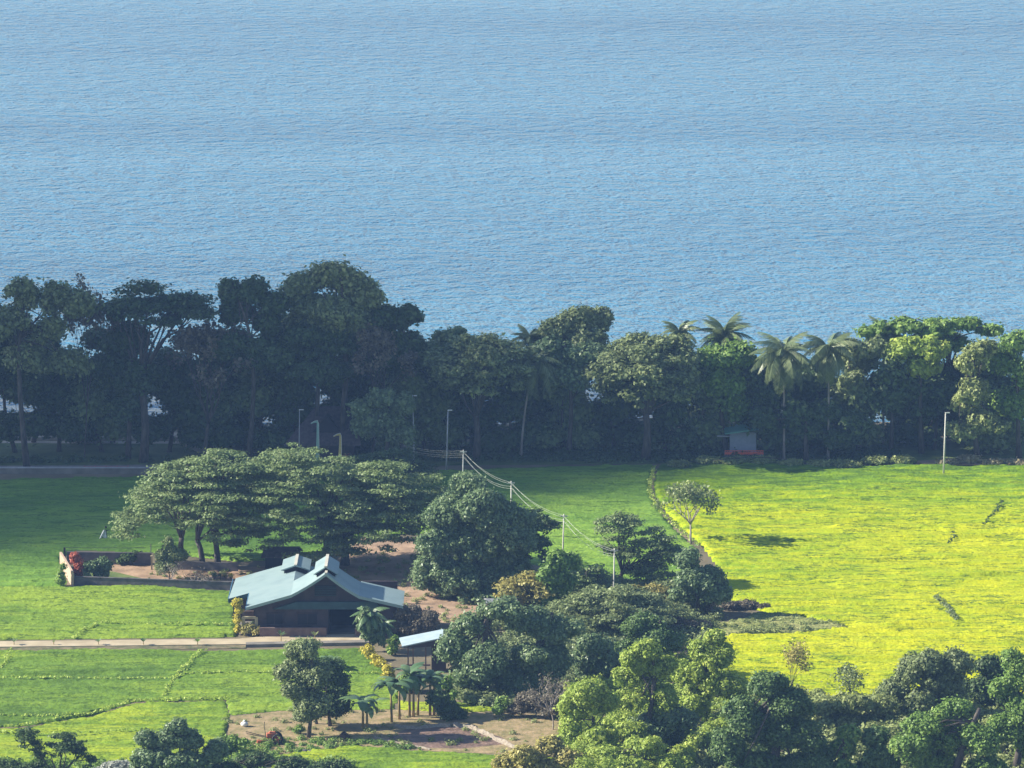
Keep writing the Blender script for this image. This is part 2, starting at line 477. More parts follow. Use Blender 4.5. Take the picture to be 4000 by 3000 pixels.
# sea
m, nt, out = new_mat('sea water')
b = N(nt, 'ShaderNodeBsdfPrincipled'); b.inputs['Roughness'].default_value = .12; b.inputs['IOR'].default_value = 1.33
geo = N(nt, 'ShaderNodeNewGeometry')
def nz(scale, detail, sx=1, sy=1, rough=.5, dist=0.0):
    mp = N(nt, 'ShaderNodeMapping'); mp.inputs['Scale'].default_value = (sx, sy, 1); nt.links.new(geo.outputs['Position'], mp.inputs[0])
    n = N(nt, 'ShaderNodeTexNoise'); n.inputs['Scale'].default_value = scale; n.inputs['Detail'].default_value = detail
    n.inputs['Roughness'].default_value = rough; n.inputs['Distortion'].default_value = dist
    nt.links.new(mp.outputs[0], n.inputs[0]); return n.outputs[0]
patch = nz(.010, 6, .16, 1.2, .58, .5)
col = ramp(nt, patch, [(.34, (.024,.120,.215)), (.48, (.042,.160,.265)), (.56, (.052,.180,.285)), (.68, (.078,.215,.325))])
nt.links.new(col, b.inputs['Base Color'])
h1 = nz(.50, 3, .55, .66, .58, .35); h2 = nz(1.6, 3, 1.0, .6, .5, .2)
ad = N(nt, 'ShaderNodeMath', operation='MULTIPLY_ADD'); nt.links.new(h2, ad.inputs[0]); ad.inputs[1].default_value = .35; nt.links.new(h1, ad.inputs[2])
bp = N(nt, 'ShaderNodeBump'); bp.inputs['Strength'].default_value = 1.0; bp.inputs['Distance'].default_value = 1.1
nt.links.new(ad.outputs[0], bp.inputs['Height']); nt.links.new(bp.outputs[0], b.inputs['Normal'])
nt.links.new(b.outputs[0], out.inputs[0]); m_sea = m
o = MB().add([(-1500, SHORE-4, -.5), (1500, SHORE-4, -.5), (1500, 2600, -.5), (-1500, 2600, -.5)], [(0, 1, 2, 3)]).build('sea', m_sea); o['kind'] = 'structure'

# beach strip, tree-belt turf, dirt yard, worked earth
sheet('beach', [(-120, SHORE-8), (120, SHORE-8), (120, SHORE-5.2), (-120, SHORE-5.2)], .008, m_sand)
sheet('grass_under_trees', poly([(-500,1850),(660,1840),(1300,1822),(2560,1812),(4600,1790),(4600,1722),(-500,1728)]), .004, m_grass)
sheet('field_edge_strip', poly([(3500,1822),(3700,1820),(4500,1818),(4500,1792),(3700,1796),(3540,1806)]), .10, m_dirt)
sheet('sand_path', poly([(-300,1730),(850,1734),(1120,1752),(1150,1742),(860,1725),(-300,1722)]), .012, m_sand)
sheet('sand_clearing', poly([(780,1770),(1150,1770),(1340,1775),(1340,1735),(960,1722),(700,1736)]), .016, m_sand)
sheet('dirt_yard', poly([(300,2282),(600,2282),(960,2310),(1590,2390),(1800,2455),(1990,2400),(1800,2330),(1660,2300),(1600,2180),(1640,2110),(1420,2100),(1300,2200),(960,2215),(560,2205),(300,2205)]), .012, m_dirt)
sheet('yard_lawn', poly([(300,2278),(440,2278),(590,2268),(450,2235),(320,2215)]), .020, m_grass)
sheet('worked_earth', poly([(900,2800),(1100,2778),(1500,2772),(2100,2790),(2400,2860),(2300,2960),(1700,2935),(1350,2915),(1050,2950),(880,2930)]), .012, surf('dry earth', (.170,.150,.060), (.330,.240,.135), .9, .95, .08, 8, bscale=3.0))
sheet('mud_pond', poly([(1500,2895),(1580,2850),(1700,2838),(1840,2845),(1960,2880),(1990,2905),(1800,2925),(1620,2920)]), .020, surf('mud', (.110,.075,.055), (.230,.150,.115), 1.5, .6, .10, 8, bscale=2.5))

def in_poly(x, y, pts):
    ins = np.zeros(x.shape, bool); n = len(pts)
    for i in range(n):
        x0, y0 = pts[i][0], pts[i][1]; x1, y1 = pts[(i+1) % n][0], pts[(i+1) % n][1]
        c = ((y0 > y) != (y1 > y)) & (x < (x1-x0) * (y-y0) / (y1-y0+1e-12) + x0); ins ^= c
    return ins

def crop(name, label, pix, mat, h=.35, step=.3, seed=0, tintf=None, lum=1.0):
    """a stand of crop: an uneven sheet of leaves with real relief"""
    pts = poly(pix); xs = [p.x for p in pts]; ys = [p.y for p in pts]
    gx = np.arange(min(xs), max(xs) + step, step); gy = np.arange(min(ys), max(ys) + step, step)
    X, Y = np.meshgrid(gx, gy)
    row = fbm(X * .11, Y * .80, seed, 4)                       # long low swathes along x
    z = h * (.60 + .8 * (row - .5) * 2 * lum) + .22 * (fbm(X * .9, Y * 1.4, seed + 9, 3) - .5) + .10 * (np.random.RandomState(seed).rand(*X.shape) - .5)
    gap = fbm(X * .10 + 5, Y * .55 + 3, seed + 31, 3); z -= np.clip((gap - .60) * 7, 0, 1) * h * .8
    z = np.maximum(z, .05)
    cells = in_poly(X[:-1, :-1] + step/2, Y[:-1, :-1] + step/2, pts)
    nx = len(gx); idx = np.arange(X.size).reshape(X.shape)
    f = np.stack([idx[:-1, :-1], idx[:-1, 1:], idx[1:, 1:], idx[1:, :-1]], -1)[cells]
    cnt = np.bincount(f.ravel(), minlength=X.size); z = z.ravel(); z[(cnt > 0) & (cnt < 4)] = .0
    used = np.unique(f); remap = np.full(X.size, -1); remap[used] = np.arange(len(used))
    v = np.stack([X.ravel(), Y.ravel(), z + .02], 1)[used]
    t = (tintf(X, Y) if tintf else fbm(X * .05, Y * .12, seed + 50, 4)).ravel()[used]
    me = mesh_np(name, v, remap[f], mat, vcol=t, smooth=False)
    o = link(name, me); return tag(o, label, 'crop', kind='stuff')

def cropmat(name, stops, bump=.12):
    m, nt, out = new_mat(name)
    b = N(nt, 'ShaderNodeBsdfPrincipled'); b.inputs['Roughness'].default_value = .8; b.inputs['Specular IOR Level'].default_value = .15
    at = N(nt, 'ShaderNodeAttribute', attribute_name='tint')
    geo = N(nt, 'ShaderNodeNewGeometry'); mp = N(nt, 'ShaderNodeMapping'); mp.inputs['Scale'].default_value = (.5, 1.6, 1)
    nt.links.new(geo.outputs['Position'], mp.inputs[0])
    n1 = N(nt, 'ShaderNodeTexNoise'); n1.inputs['Scale'].default_value = .45; n1.inputs['Detail'].default_value = 7; n1.inputs['Roughness'].default_value = .62; nt.links.new(mp.outputs[0], n1.inputs[0])
    ma = N(nt, 'ShaderNodeMath', operation='MULTIPLY_ADD'); nt.links.new(n1.outputs[0], ma.inputs[0]); ma.inputs[1].default_value = 1.15
    sb = N(nt, 'ShaderNodeMath', operation='SUBTRACT'); nt.links.new(at.outputs['Fac'], sb.inputs[0]); sb.inputs[1].default_value = .575
    nt.links.new(sb.outputs[0], ma.inputs[2])
    base = ramp(nt, ma.outputs[0], stops)
    m2 = N(nt, 'ShaderNodeMapping'); m2.inputs['Scale'].default_value = (.075, .55, 1); nt.links.new(geo.outputs['Position'], m2.inputs[0])
    n3 = N(nt, 'ShaderNodeTexNoise'); n3.inputs['Scale'].default_value = 1.0; n3.inputs['Detail'].default_value = 5; n3.inputs['Roughness'].default_value = .65; nt.links.new(m2.outputs[0], n3.inputs[0])
    ln = ramp(nt, n3.outputs[0], [(.470, (0,0,0)), (.486, (.95,.95,.95)), (.496, (.95,.95,.95)), (.508, (0,0,0)), (.60, (0,0,0)), (.615, (.7,.7,.7)), (.63, (0,0,0))])
    mc = N(nt, 'ShaderNodeMix', data_type='RGBA'); nt.links.new(ln, mc.inputs[0]); nt.links.new(base, mc.inputs[6]); mc.inputs[7].default_value = (*[c * .8 for c in stops[0][1]], 1)
    nt.links.new(mc.outputs[2], b.inputs['Base Color'])
    n2 = N(nt, 'ShaderNodeTexNoise'); n2.inputs['Scale'].default_value = 3.0; n2.inputs['Detail'].default_value = 4; nt.links.new(geo.outputs['Position'], n2.inputs[0])
    bp = N(nt, 'ShaderNodeBump'); bp.inputs['Distance'].default_value = bump; nt.links.new(n2.outputs[0], bp.inputs['Height'])
    nt.links.new(bp.outputs[0], b.inputs['Normal'])
    nt.links.new(b.outputs[0], out.inputs[0])
    return m

C_YEL = cropmat('ripening rice', [(.13, (.070,.140,.015)), (.32, (.150,.255,.008)), (.52, (.275,.350,.005)), (.80, (.420,.435,.005))])
C_GRN = cropmat('green rice', [(.2, (.070,.150,.020)), (.45, (.120,.230,.028)), (.8, (.190,.305,.036))])
C_MID = cropmat('young rice', [(.2, (.065,.125,.015)), (.45, (.115,.200,.020)), (.8, (.205,.290,.028))])
C_LIM = cropmat('lime grass', [(.2, (.080,.150,.015)), (.45, (.160,.250,.018)), (.8, (.290,.350,.020))])

C_WEED = cropmat('weeds', [(.2, (.09,.12,.035)), (.5, (.21,.23,.07)), (.8, (.34,.33,.13))])
yf = P(3300, 1830).y; yn = P(3300, 2500).y
def ytint(X, Y):
    r = np.clip((yf - Y) / (yf - yn), 0, 1)
    return .14 + .36 * np.clip(r * 3.2, 0, 1) + .14 * r + .10 * np.clip(X / 50, 0, 1) + .34 * (fbm(X * .04, Y * .14, 77, 4) - .5)
crop('ripening_rice', 'bright yellow ripening rice crop filling the field on the right', [(2575,1818),(2700,1813),(3400,1822),(4500,1818),(4700,2750),(3600,2790),(3000,2760),(2760,2640),
     (2800,2560),(2740,2500),(2860,2488),(3180,2472),(3330,2462),(3230,2440),(3120,2415),(2990,2395),(2860,2350),(2820,2280),(2790,2200),(2740,2130),(2655,2060),(2590,1990),(2560,1940),(2555,1880)], C_YEL, .42, .28, 1, ytint)
crop('green_rice_field', 'deep green rice crop stretching behind the spreading rain trees', [(-700,1880),(620,1868),(1700,1842),(2350,1818),(2555,1815),(2540,1880),(2545,1940),(2575,2000),(2640,2075),
     (2725,2150),(2700,2260),(2500,2290),(2050,2200),(1650,2085),(1420,2095),(1280,2180),(930,2195),(600,2160),(300,2150),(240,2180),(262,2292),(-800,2296)], C_GRN, .30, .30, 2)
crop('green_rice_strip', 'fresh green rice crop between the walled yard and the concrete lane', [(-800,2300),(262,2296),(300,2290),(620,2292),(920,2312),(920,2490),(-900,2512)], C_MID, .30, .26, 3)
crop('rice_below_lane', 'green rice crop with pale bunds just below the concrete lane', [(-900,2545),(960,2542),(1440,2536),(1500,2620),(1560,2700),(1540,2772),(1100,2776),(900,2796),(880,2736),(530,2742),(350,2798),(100,2838),(-900,2872)], C_MID, .28, .24, 4)
crop('lime_grass', 'yellowish green grass plot behind the bushes at the lower left', [(-900,2878),(100,2843),(350,2803),(530,2747),(880,2741),(900,2800),(880,2900),(1050,2955),(900,3200),(-1000,3200)], C_LIM, .24, .22, 5)
crop('bright_grass', 'lime green grass patch below the bare worked earth', [(1080,2955),(1350,2918),(1700,2938),(2200,2962),(2300,3200),(950,3200)], C_LIM, .24, .22, 6, lambda X, Y: .30 + .9 * (fbm(X*.10, Y*.10, 88, 3) - .35))
crop('yellow_weeds', 'small strip of yellow grass behind the banana plants', [(1560,2740),(1760,2745),(1980,2742),(2000,2775),(1760,2785),(1555,2772)], C_LIM, .22, .2, 7, lambda X, Y: .75 + 0 * X)

crop('weedy_strip', 'dull weedy strip of land running into the yellow field below the compact dark tree', [(2760,2484),(2740,2440),(2850,2440),(2950,2405),(3120,2415),(3230,2440),(3330,2462),(3180,2475),(2950,2478),(2850,2490)], C_WEED, .5, .22, 9)
def bund(pix, w=.16, h=.30, mat=None, seed=0):
    rng = np.random.RandomState(seed); pts = [P(*p) for p in pix]
    q = []
    for a, b in zip(pts[:-1], pts[1:]):
        n = max(2, int((b - a).length / .3)); q += [a.lerp(b, i / n) + Vector((rng.normal()*.12, rng.normal()*.12, h * (.8 + .4*rng.rand()))) for i in range(n)]
    q.append(pts[-1] + Vector((0, 0, h)))
    n = len(q); C = np.array([tuple(p) for p in q]); R = np.full(n, w)
    v, f, t = clump_leaves(C, R * (.8 + .5 * rng.rand(n)), .22, .55, rng, .5, .6)
    o = link('field_bund', mesh_np('field_bund', v, f, mat or L_BUND, t)); o['kind'] = 'structure'; return o
L_BUND = leafmat('bund grass', (.300,.400,.060), (.450,.560,.110), (.560,.640,.200))
for i, pl in enumerate([[(385,2445),(340,2465),(290,2500)], [(800,2545),(765,2570),(700,2635),(660,2690),(635,2730)], [(45,2545),(25,2585),(8,2620)],
                        [(-100,2855),(100,2842),(240,2812),(350,2800),(440,2768),(530,2745),(700,2740),(880,2737)], [(-100,2655),(200,2656),(420,2662),(660,2660),(720,2642),(1000,2634),(1480,2640)],
                        [(2555,1830),(2540,1890),(2545,1945),(2580,2005),(2650,2072),(2730,2140)], [(380,2441),(620,2446),(905,2446)], [(-100,2802),(120,2806),(350,2798)], [(0,2870),(250,2878),(520,2860)]]):
    bund(pl, seed=i)
bund([(3655,2345),(3690,2375),(3735,2430)], .25, .4, L_OLIVE, 20)
for i, pl in enumerate([[(3915,1965),(3895,2005),(3860,2040),(3840,2060)], [(3722,2080),(3728,2110),(3705,2132)]]): bund(pl, .14, .38, L_DARK, 30 + i)

# concrete lane with its retaining edge and the apron before the house
sheet('lane', poly([(-900,2518),(930,2499),(1000,2492),(1440,2478),(1440,2511),(960,2520),(-900,2540)]), .10, m_conc, t=.12)
tt = sheet('lane_kerb', poly([(960,2520.5),(1440,2511.5),(1442,2521),(960,2530)]), .30, m_concd, t=.32)
sheet('lane_verge', poly([(-900,2540.5),(960,2521),(960,2534),(-900,2556)]), .05, m_verge, t=.05)
sheet('house_floor', poly([(925,2470),(1470,2470),(1450,2300),(940,2320)]), .03, m_concd, t=.03)

# ------------------------------------------------------------------ MAIN HOUSE
m_roof, nt, out = new_mat('ribbed roof steel')
b = N(nt, 'ShaderNodeBsdfPrincipled'); b.inputs['Roughness'].default_value = .42; b.inputs['Specular IOR Level'].default_value = .5
tc = N(nt, 'ShaderNodeTexCoord'); wv = N(nt, 'ShaderNodeTexWave'); wv.wave_type = 'BANDS'; wv.bands_direction = 'Y'; wv.inputs['Scale'].default_value = .9
nt.links.new(tc.outputs['Object'], wv.inputs[0])
bp = N(nt, 'ShaderNodeBump'); bp.inputs['Distance'].default_value = .03; nt.links.new(wv.outputs[1], bp.inputs['Height']); nt.links.new(bp.outputs[0], b.inputs['Normal'])
no = N(nt, 'ShaderNodeTexNoise'); no.inputs['Scale'].default_value = .6; no.inputs['Detail'].default_value = 6; nt.links.new(tc.outputs['Object'], no.inputs[0])
nt.links.new(ramp(nt, no.outputs[0], [(.3, (.205,.280,.285)), (.5, (.240,.325,.325)), (.7, (.270,.345,.340))]), b.inputs['Base Color'])
nt.links.new(b.outputs[0], out.inputs[0])
m_trim = surf('cream trim', (.420,.400,.330), (.520,.500,.420), 2, .6)
m_blue = surf('blue fascia', (.080,.200,.330), (.100,.240,.380), 2, .5)
m_wall = surf('plum wall', (.050,.038,.045), (.075,.055,.060), 1.2, .85)
m_wallp = surf('pinkish block wall', (.130,.085,.075), (.190,.130,.110), 1.5, .9, .02)
m_void = surf('dark opening', (.020,.018,.022), (.030,.026,.030), 1, .9)
m_teal = surf('teal board', (.025,.060,.075), (.035,.080,.095), 2, .6)
m_tan = surf('tan block', (.340,.290,.180), (.440,.380,.240), 2, .9, .02)

Y0 = P(1275, 2490).y; s0 = MPP(Y0)
HX = W(1275, 2490, Y0).x
house = empty('house', (HX, Y0, 0), 'large house with a pale blue green steel roof and two raised ridge vents', 'house')
# roof profile (x, z) of the front block: left eave .. kink .. apex .. kink .. right eave
ZA, XK1, ZK1, XK2, ZK2, XL, ZL, XR, ZR = 6.1, -3.25, 4.05, 3.05, 3.95, -7.45, 2.85, 7.15, 3.0
D1, D2, YS = 5.9, 14.6, 6.1
th = .14
def zflare(x): return ZK1 + (x - XK1) * (ZK1 - ZL) / (XK1 - XL)
f = MB()
f.slab([(XL, 0, ZL), (XK1, 0, ZK1), (XK1, YS, ZK1), (XL, YS, ZL)], th)
f.build('roof', m_roof, house)
XO = -9.4
BX = -3.35; BZ = zflare(BX)
f = MB(); f.slab([(XO, YS+.004, zflare(XO)), (XK1, YS+.004, ZK1), (XK1, D2, ZK1), (XO + .25, D2, zflare(XO + .25))], th); f.build('roof', m_roof, house)
f = MB(); f.slab([(XK1+.004, YS, BZ + .03), (.4, YS, 2.7), (.4, D2, 2.7), (XK1+.004, D2, BZ + .03)], th); f.build('roof', m_roof, house)
# steep front gable, cut in courses so that it sweeps a little
def steep(x0, z0, x1, z1, sag, n=5):
    return [(x0 + (x1-x0)*t, z0 + (z1-z0)*t - sag * math.sin(math.pi*t)) for t in [i/n for i in range(n+1)]]
pl = steep(XK1, ZK1 + .004, 0, ZA, .10); pr = steep(0, ZA, XK2, ZK2, .10)
for prof in (pl, pr):
    f = MB()
    f.prism_y(prof + [(x, z - th) for x, z in prof[::-1]], 0, D1); f.build('roof', m_roof, house)
f = MB(); f.slab([(XK2, .0, ZK2 + .004), (XR, 0, ZR), (XR, D1 + .4, ZR), (XK2, D1 + .4, ZK2 + .004)], th); f.build('roof', m_roof, house)
# ridge vents
for vx, vz, y0, y1, hw, hh in ((-.05, ZA + .42, .95, D1 + .2, 1.12, .70), (BX + .1, BZ + .60, 10.2, D2 + .2, 1.35, .46)):
    v = MB(); v.slab([(vx - hw, y0, vz - hh), (vx, y0, vz), (vx, y1, vz), (vx - hw, y1, vz - hh)], .12)
    v.slab([(vx, y0, vz), (vx + hw, y0, vz - hh), (vx + hw, y1, vz - hh), (vx, y1, vz)], .12)
    rv = v.build('roof_vent', m_roof, house)
    MB().box(vx - .14, vx + .14, y0 - .05, y1 + .05, vz - .05, vz + .06).build('ridge_cap', m_trim, rv)
    MB().prism_y([(vx - hw + .12, vz - hh - .16), (vx + hw - .12, vz - hh - .16), (vx, vz - .16)], y0 + .25, y1 - .2).build('louvre', m_void, rv)
    MB().box(vx - hw + .25, vx + hw - .25, y0 + .3, y1 - .25, vz - hh - .60, vz - hh - .17).build('vent_box', m_void, rv)
MB().box(-.12, .12, -.06, .92, ZA - .02, ZA + .07).build('ridge_cap', m_trim, house)
# fascias
f = MB()
for (xa, za), (xb, zb) in list(zip(pl[:-1], pl[1:])) + list(zip(pr[:-1], pr[1:])) + [((XL, ZL), (XK1, ZK1)), ((XK2, ZK2), (XR, ZR))]:
    f.prism_y([(xa, za - .26), (xb, zb - .26), (xb, zb + .015), (xa, za + .015)], -.06, -.004)
f.build('fascia', m_roof, house)
f = MB(); f.box(XL - .05, XL - .004, -.06, YS, ZL - .30, ZL + .02); f.box(XO - .05, XO - .004, YS, D2, zflare(XO) - .32, zflare(XO) + .02); f.build('gutter', m_blue, house)
f = MB(); f.prism_y([(XO, zflare(XO) - .42), (XL, zflare(XL) - .42), (XL, zflare(XL)), (XO, zflare(XO))], YS - .06, YS - .002); f.build('fascia', m_teal, house)
# walls
f = MB()
f.prism_y([(-6.6, 0), (-.0, 0), (-.0, 5.5), (XK1, 3.55), (-6.6, 2.55)], 1.1, 1.3)
f.prism_y([(0, 2.62), (XK2, 2.62), (XK2, 3.5), (0, 5.5)], 1.1, 1.3)
f.prism_y([(XK2 + .0, 0), (6.5, 0), (6.5, 2.72), (XK2 + .0, 3.5)], 1.1, 1.3)
f.box(-9.0, -8.8, YS + .5, D2 - .4, 0, 2.0); f.box(6.3, 6.5, 1.3, D1, 0, 2.7); f.box(-8.8, 6.3, D2 - .6, D2 - .4, 0, 2.2)
f.box(-8.8, -6.6, YS + .5, YS + .7, 0, 2.2); f.box(-6.8, -6.6, 1.3, YS + .5, 0, 2.5)
f.build('wall', m_wall, house)
f = MB(); f.prism_y([(-5.0, 2.5), (5.1, 2.5), (4.6, 3.2), (-2.8, 3.2)], .75, 1.07); f.build('awning', m_teal, house)
f = MB(); f.box(-1.1, .9, 1.02, 1.08, 3.7, 4.7); gv = f.build('gable_vent', m_void, house)
f = MB()
for i in range(6): f.box(-1.1, .9, .97, 1.01, 3.76 + i * .16, 3.80 + i * .16)
f.build('slats', m_teal, gv)
f = MB(); f.box(.15, XK2 - .05, 4.8, 4.9, 0, 2.6); f.box(.15, .25, 1.3, 4.8, 0, 2.6); f.build('garage', m_void, house)
MB().box(.0, .14, 1.0, 1.36, 0, 2.6).build('door_post', m_wall, house); MB().box(XK2 - .05, XK2 + .1, 1.0, 1.36, 0, 2.6).build('door_post', m_wall, house)
for wx0, wx1 in ((-5.6, -4.1), (-2.7, -.9)):
    w = MB().box(wx0, wx1, 1.03, 1.08, 1.0, 2.0).build('window', m_void, house)
    g = MB(); g.box(wx0 - .08, wx0, 1.0, 1.06, .92, 2.08); g.box(wx1, wx1 + .08, 1.0, 1.06, .92, 2.08); g.box(wx0, wx1, 1.0, 1.06, 2.0, 2.08); g.box(wx0, wx1, 1.0, 1.06, .92, 1.0); g.box((wx0+wx1)/2 - .03, (wx0+wx1)/2 + .03, 1.0, 1.06, 1.0, 2.0)
    g.build('window_frame', m_wall, w)
MB().box(-7.9, -6.4, 2.2, 2.4, 1.1, 2.0).build('side_panel', m_wallp, house)
f = MB(); f.box(-7.9, -7.6, 1.0, 1.3, 0, 1.55); f.box(-6.7, -6.4, 1.0, 1.3, 0, 1.55); f.box(-7.9, -6.4, .95, 1.35, 1.55, 1.7); f.build('porch_pillars', m_tan, house)
MB().box(-6.2, .02, .0, .22, 0, .92).build('porch_wall', m_wallp, house, bevel=.02)
MB().box(XK2 - .4, 5.5, .0, .22, 0, .92).build('porch_wall', m_wallp, house, bevel=.02)

# ------------------------------------------------------------------ CARPORT SHED beside the house
B = P(1650, 2640); Yc = B.y; cp = empty('carport', B, 'small open carport with a single slope pale steel roof among yellow shrubs', 'carport')
def L_(x, y, Y, b=B): w = W(x, y, Y); return (w.x - b.x, w.y - b.y, w.z)
a1, a2 = L_(1572, 2524, Yc - .2), L_(1732, 2490, Yc - .2)
r = MB(); r.slab([a1, a2, (a2[0] - .05, 2.9, a2[2] + .05), (a1[0] - .35, 2.9, a1[2] + .05)], .1); r.build('roof', surf('whitish steel', (.290,.370,.400), (.350,.430,.460), 1.2, .45), cp)
zb = a1[2] - .12
MB().box(a1[0] - .05, a1[0] + .0, -.2, 2.9, zb - .05, zb + .08).build('gutter', m_blue, cp)
for xx in (a1[0] + .5, a1[0] + .95, a2[0] - 1.6):
    MB().box(xx - .06, xx + .06, .1, .22, 0, zb + .2).build('post', m_wallp, cp)
MB().box(a2[0] - 1.1, a2[0] + .2, 1.2, 2.8, 0, a2[2] - .25).build('back_wall', m_wall, cp)
f = MB(); f.prism_y([(a1[0], a1[2] - .12), (a2[0], a2[2] - .12), (a2[0], a2[2] - .75), (a1[0] + 1.2, a1[2] - .15)], -.17, -.12); f.build('gable_board', m_wall, cp)
MB().box(a1[0] + .3, a2[0] - 1.2, 1.3, 1.38, .6, .75).box(a1[0] + .3, a2[0] - 1.2, 1.3, 1.38, .1, .25).build('rail', m_wallp, cp)

# little roofs behind the trees
def shed(name, label, bx, by, w, d, h, rise, wall, roof, open_=False, cat='shed', over=.4):
    B = P(bx, by); r0 = empty(name, B, label, cat)
    f = MB()
    if open_:
        for sx in (-1, 1):
            for yy in (0, d): f.box(sx*w/2 - .07, sx*w/2 + .07, yy - .07, yy + .07, 0, h)
        f.build('posts', wall, r0)
    else:
        f.box(-w/2, w/2, 0, d, 0, h - .01); f.build('wall', wall, r0)
        MB().box(-w*.1, w*.15, -.03, -.002, 0, h*.75).build('door', m_void, r0)
    g = MB(); g.slab([(-w/2-over, -over, h), (w/2+over, -over, h), (w/2+over*.3, d/2, h+rise), (-w/2-over*.3, d/2, h+rise)], .12)
    g.slab([(-w/2-over*.3, d/2, h+rise), (w/2+over*.3, d/2, h+rise), (w/2+over, d+over, h), (-w/2-over, d+over, h)], .12)
    g.build('roof', roof, r0); return r0
m_thatch = surf('weathered thatch', (.060,.045,.050), (.110,.085,.085), 3, .95, .05)
m_shedr = surf('dull grey sheet', (.160,.170,.180), (.240,.250,.260), 1, .7)
m_grey = surf('grey sheet', (.350,.360,.370), (.450,.460,.470), 1, .6)
shed('dark_hut', 'low dark thatched hut under the rain tree behind the house', 1100, 2222, 3.2, 2.4, 1.3, .7, m_void, m_thatch, cat='hut')
shed('grey_shed', 'small grey roofed shed half hidden between the path and the dense trees', 1960, 2432, 2.6, 2.4, 1.7, .35, m_wall, m_shedr)

# beach houses
B = P(1290, 1798); nh = empty('beach_hut', B, 'large brown beach hut with steep nipa roof behind the feather flags', 'hut')
MB().box(-4.2, 2.6, 0, 5, 0, 2.2).build('wall', m_wall, nh)
MB().box(-4.4, 2.8, -1.5, -.1, 1.95, 2.05).build('porch_roof', m_thatch, nh)
f = MB(); f.slab([(-4.9, -1.6, 2.1), (3.4, -1.6, 2.1), (2.6, 2.0, 5.6), (-1.6, 2.0, 5.6)], .2); f.slab([(-1.6, 2.0, 5.6), (2.6, 2.0, 5.6), (3.4, 5.6, 2.1), (-4.9, 5.6, 2.1)], .2); f.build('roof', m_thatch, nh)
f = MB(); f.prism_y([(-1.9, 3.2), (1.2, 3.2), (-.3, 5.0)], -.6, 1.5); f.build('dormer', m_void, nh)
m_bluew = surf('blue grey wall', (.200,.230,.290), (.240,.270,.340), 2, .8)
m_red = surf('red painted rail', (.700,.120,.070), (.780,.160,.090), 2, .6)
B = P(2905, 1786); bh = empty('kiosk', B, 'blue grey kiosk with a tilted green roof and a red railing at the tree belt', 'kiosk')
MB().box(-1.5, 1.35, 0, 2.4, .5, 2.75).build('wall', m_bluew, bh)
f = MB(); f.slab([(-2.1, -.5, 2.75), (2.0, -.5, 3.3), (2.0, 3.0, 3.55), (-2.1, 3.0, 3.0)], .14); f.build('roof', surf('green roof', (.100,.270,.230), (.130,.320,.280), 2, .5), bh)
MB().box(-2.9, -1.5, .3, .9, 2.2, 2.28).build('counter_flap', m_grey, bh)
f = MB(); f.box(-2.1, 2.1, -1.0, 2.8, 0, .42); f.build('platform', m_concd, bh)
f = MB()
for i in range(17): f.box(-2.1 + i*.2575, -2.06 + i*.2575, -1.0, -.95, .32, .9)
f.box(-2.12, 2.12, -1.0, -.95, .86, .94); f.box(-2.12, 2.12, -.99, -.96, .5, .75); f.build('railing', m_red, bh)

m_white = surf('white paint', (.620,.620,.600), (.720,.720,.700), 2, .5)
m_orange = surf('orange paint', (.450,.130,.060), (.550,.180,.090), 2, .5)
def boat(label, bx, by, L, hull, trim, rz=0.0, canopy=None, name='outrigger_boat'):
    B = P(bx, by); o = empty(name, B, label, 'boat', 'boats pulled up on the beach', rz)
    n = 12; V = []; Fc = []
    for i in range(n+1):
        t = i / n; x = (t - .5) * L; w = .42 * math.sin(math.pi * min(1, max(0, t)))**.45 + .02; zk = .12 + 1.1 * abs(t-.5)**3 * 4; zg = .75 + 1.0 * abs(t-.5)**2.2 * 2.4
        V += [(x, -w, zg), (x, -w*.7, (zk+zg)/2), (x, 0, zk), (x, w*.7, (zk+zg)/2), (x, w, zg)]
    for i in range(n):
        for j in range(4): Fc.append((i*5+j, i*5+j+1, i*5+6+j, i*5+5+j))
        Fc.append((i*5+4, i*5, i*5+5, i*5+9))
    MB().add(V, Fc).build('hull', hull, o)
    f = MB(); f.tube([((i/n-.5)*L*.98, -.40*math.sin(math.pi*max(.03, min(.97, i/n)))**.45 - .03, .78 + abs(i/n-.5)**2.2*2.4) for i in range(n+1)], .05, 5); f.build('gunwale', trim, o)
    for sy in (-1, 1): MB().tube([(-L*.32, sy*1.9, .15), (0, sy*1.95, .12), (L*.32, sy*1.9, .2)], .06, 6).build('float', m_white, o)
    for xx in (-L*.2, L*.2): MB().tube([(xx, -1.95, .2), (xx, -.8, .9), (xx, .8, .9), (xx, 1.95, .2)], .045, 5).build('outrigger_arm', BARKB, o)
    if canopy:
        f = MB(); f.box(-L*.3, L*.12, -.5, .5, 1.55, 1.62); f.build('canopy', canopy, o)
        for xx in (-L*.28, L*.1):
            for yy in (-.42, .42): MB().box(xx-.03, xx+.03, yy-.03, yy+.03, .7, 1.56).build('canopy_post', m_wallp, o)
    return o
boat('white outrigger boat with an orange canopy below the dark trees on the right', 3530, 1718, 5.8, m_white, m_orange, .02, m_orange)
boat('dark outrigger boat on the sand beyond the left rain tree', 865, 1728, 3.6, m_void, m_wall, -.1, m_thatch)
boat('small pale boat lying by itself between the tree trunks at the centre right', 2700, 1700, 3.2, m_white, m_grey, .1)
boat('small white boat glimpsed through the trunks with a rust coloured deck', 2300, 1700, 2.6, m_white, m_orange, -.05, m_orange)
B = P(415, 1842); o = MB().box(-2.4, 2.4, -.12, .12, .0, .55)
for i in range(5): o.box(-2.4 + i*1.17, -2.28 + i*1.17, -.14, .14, 0, .62)
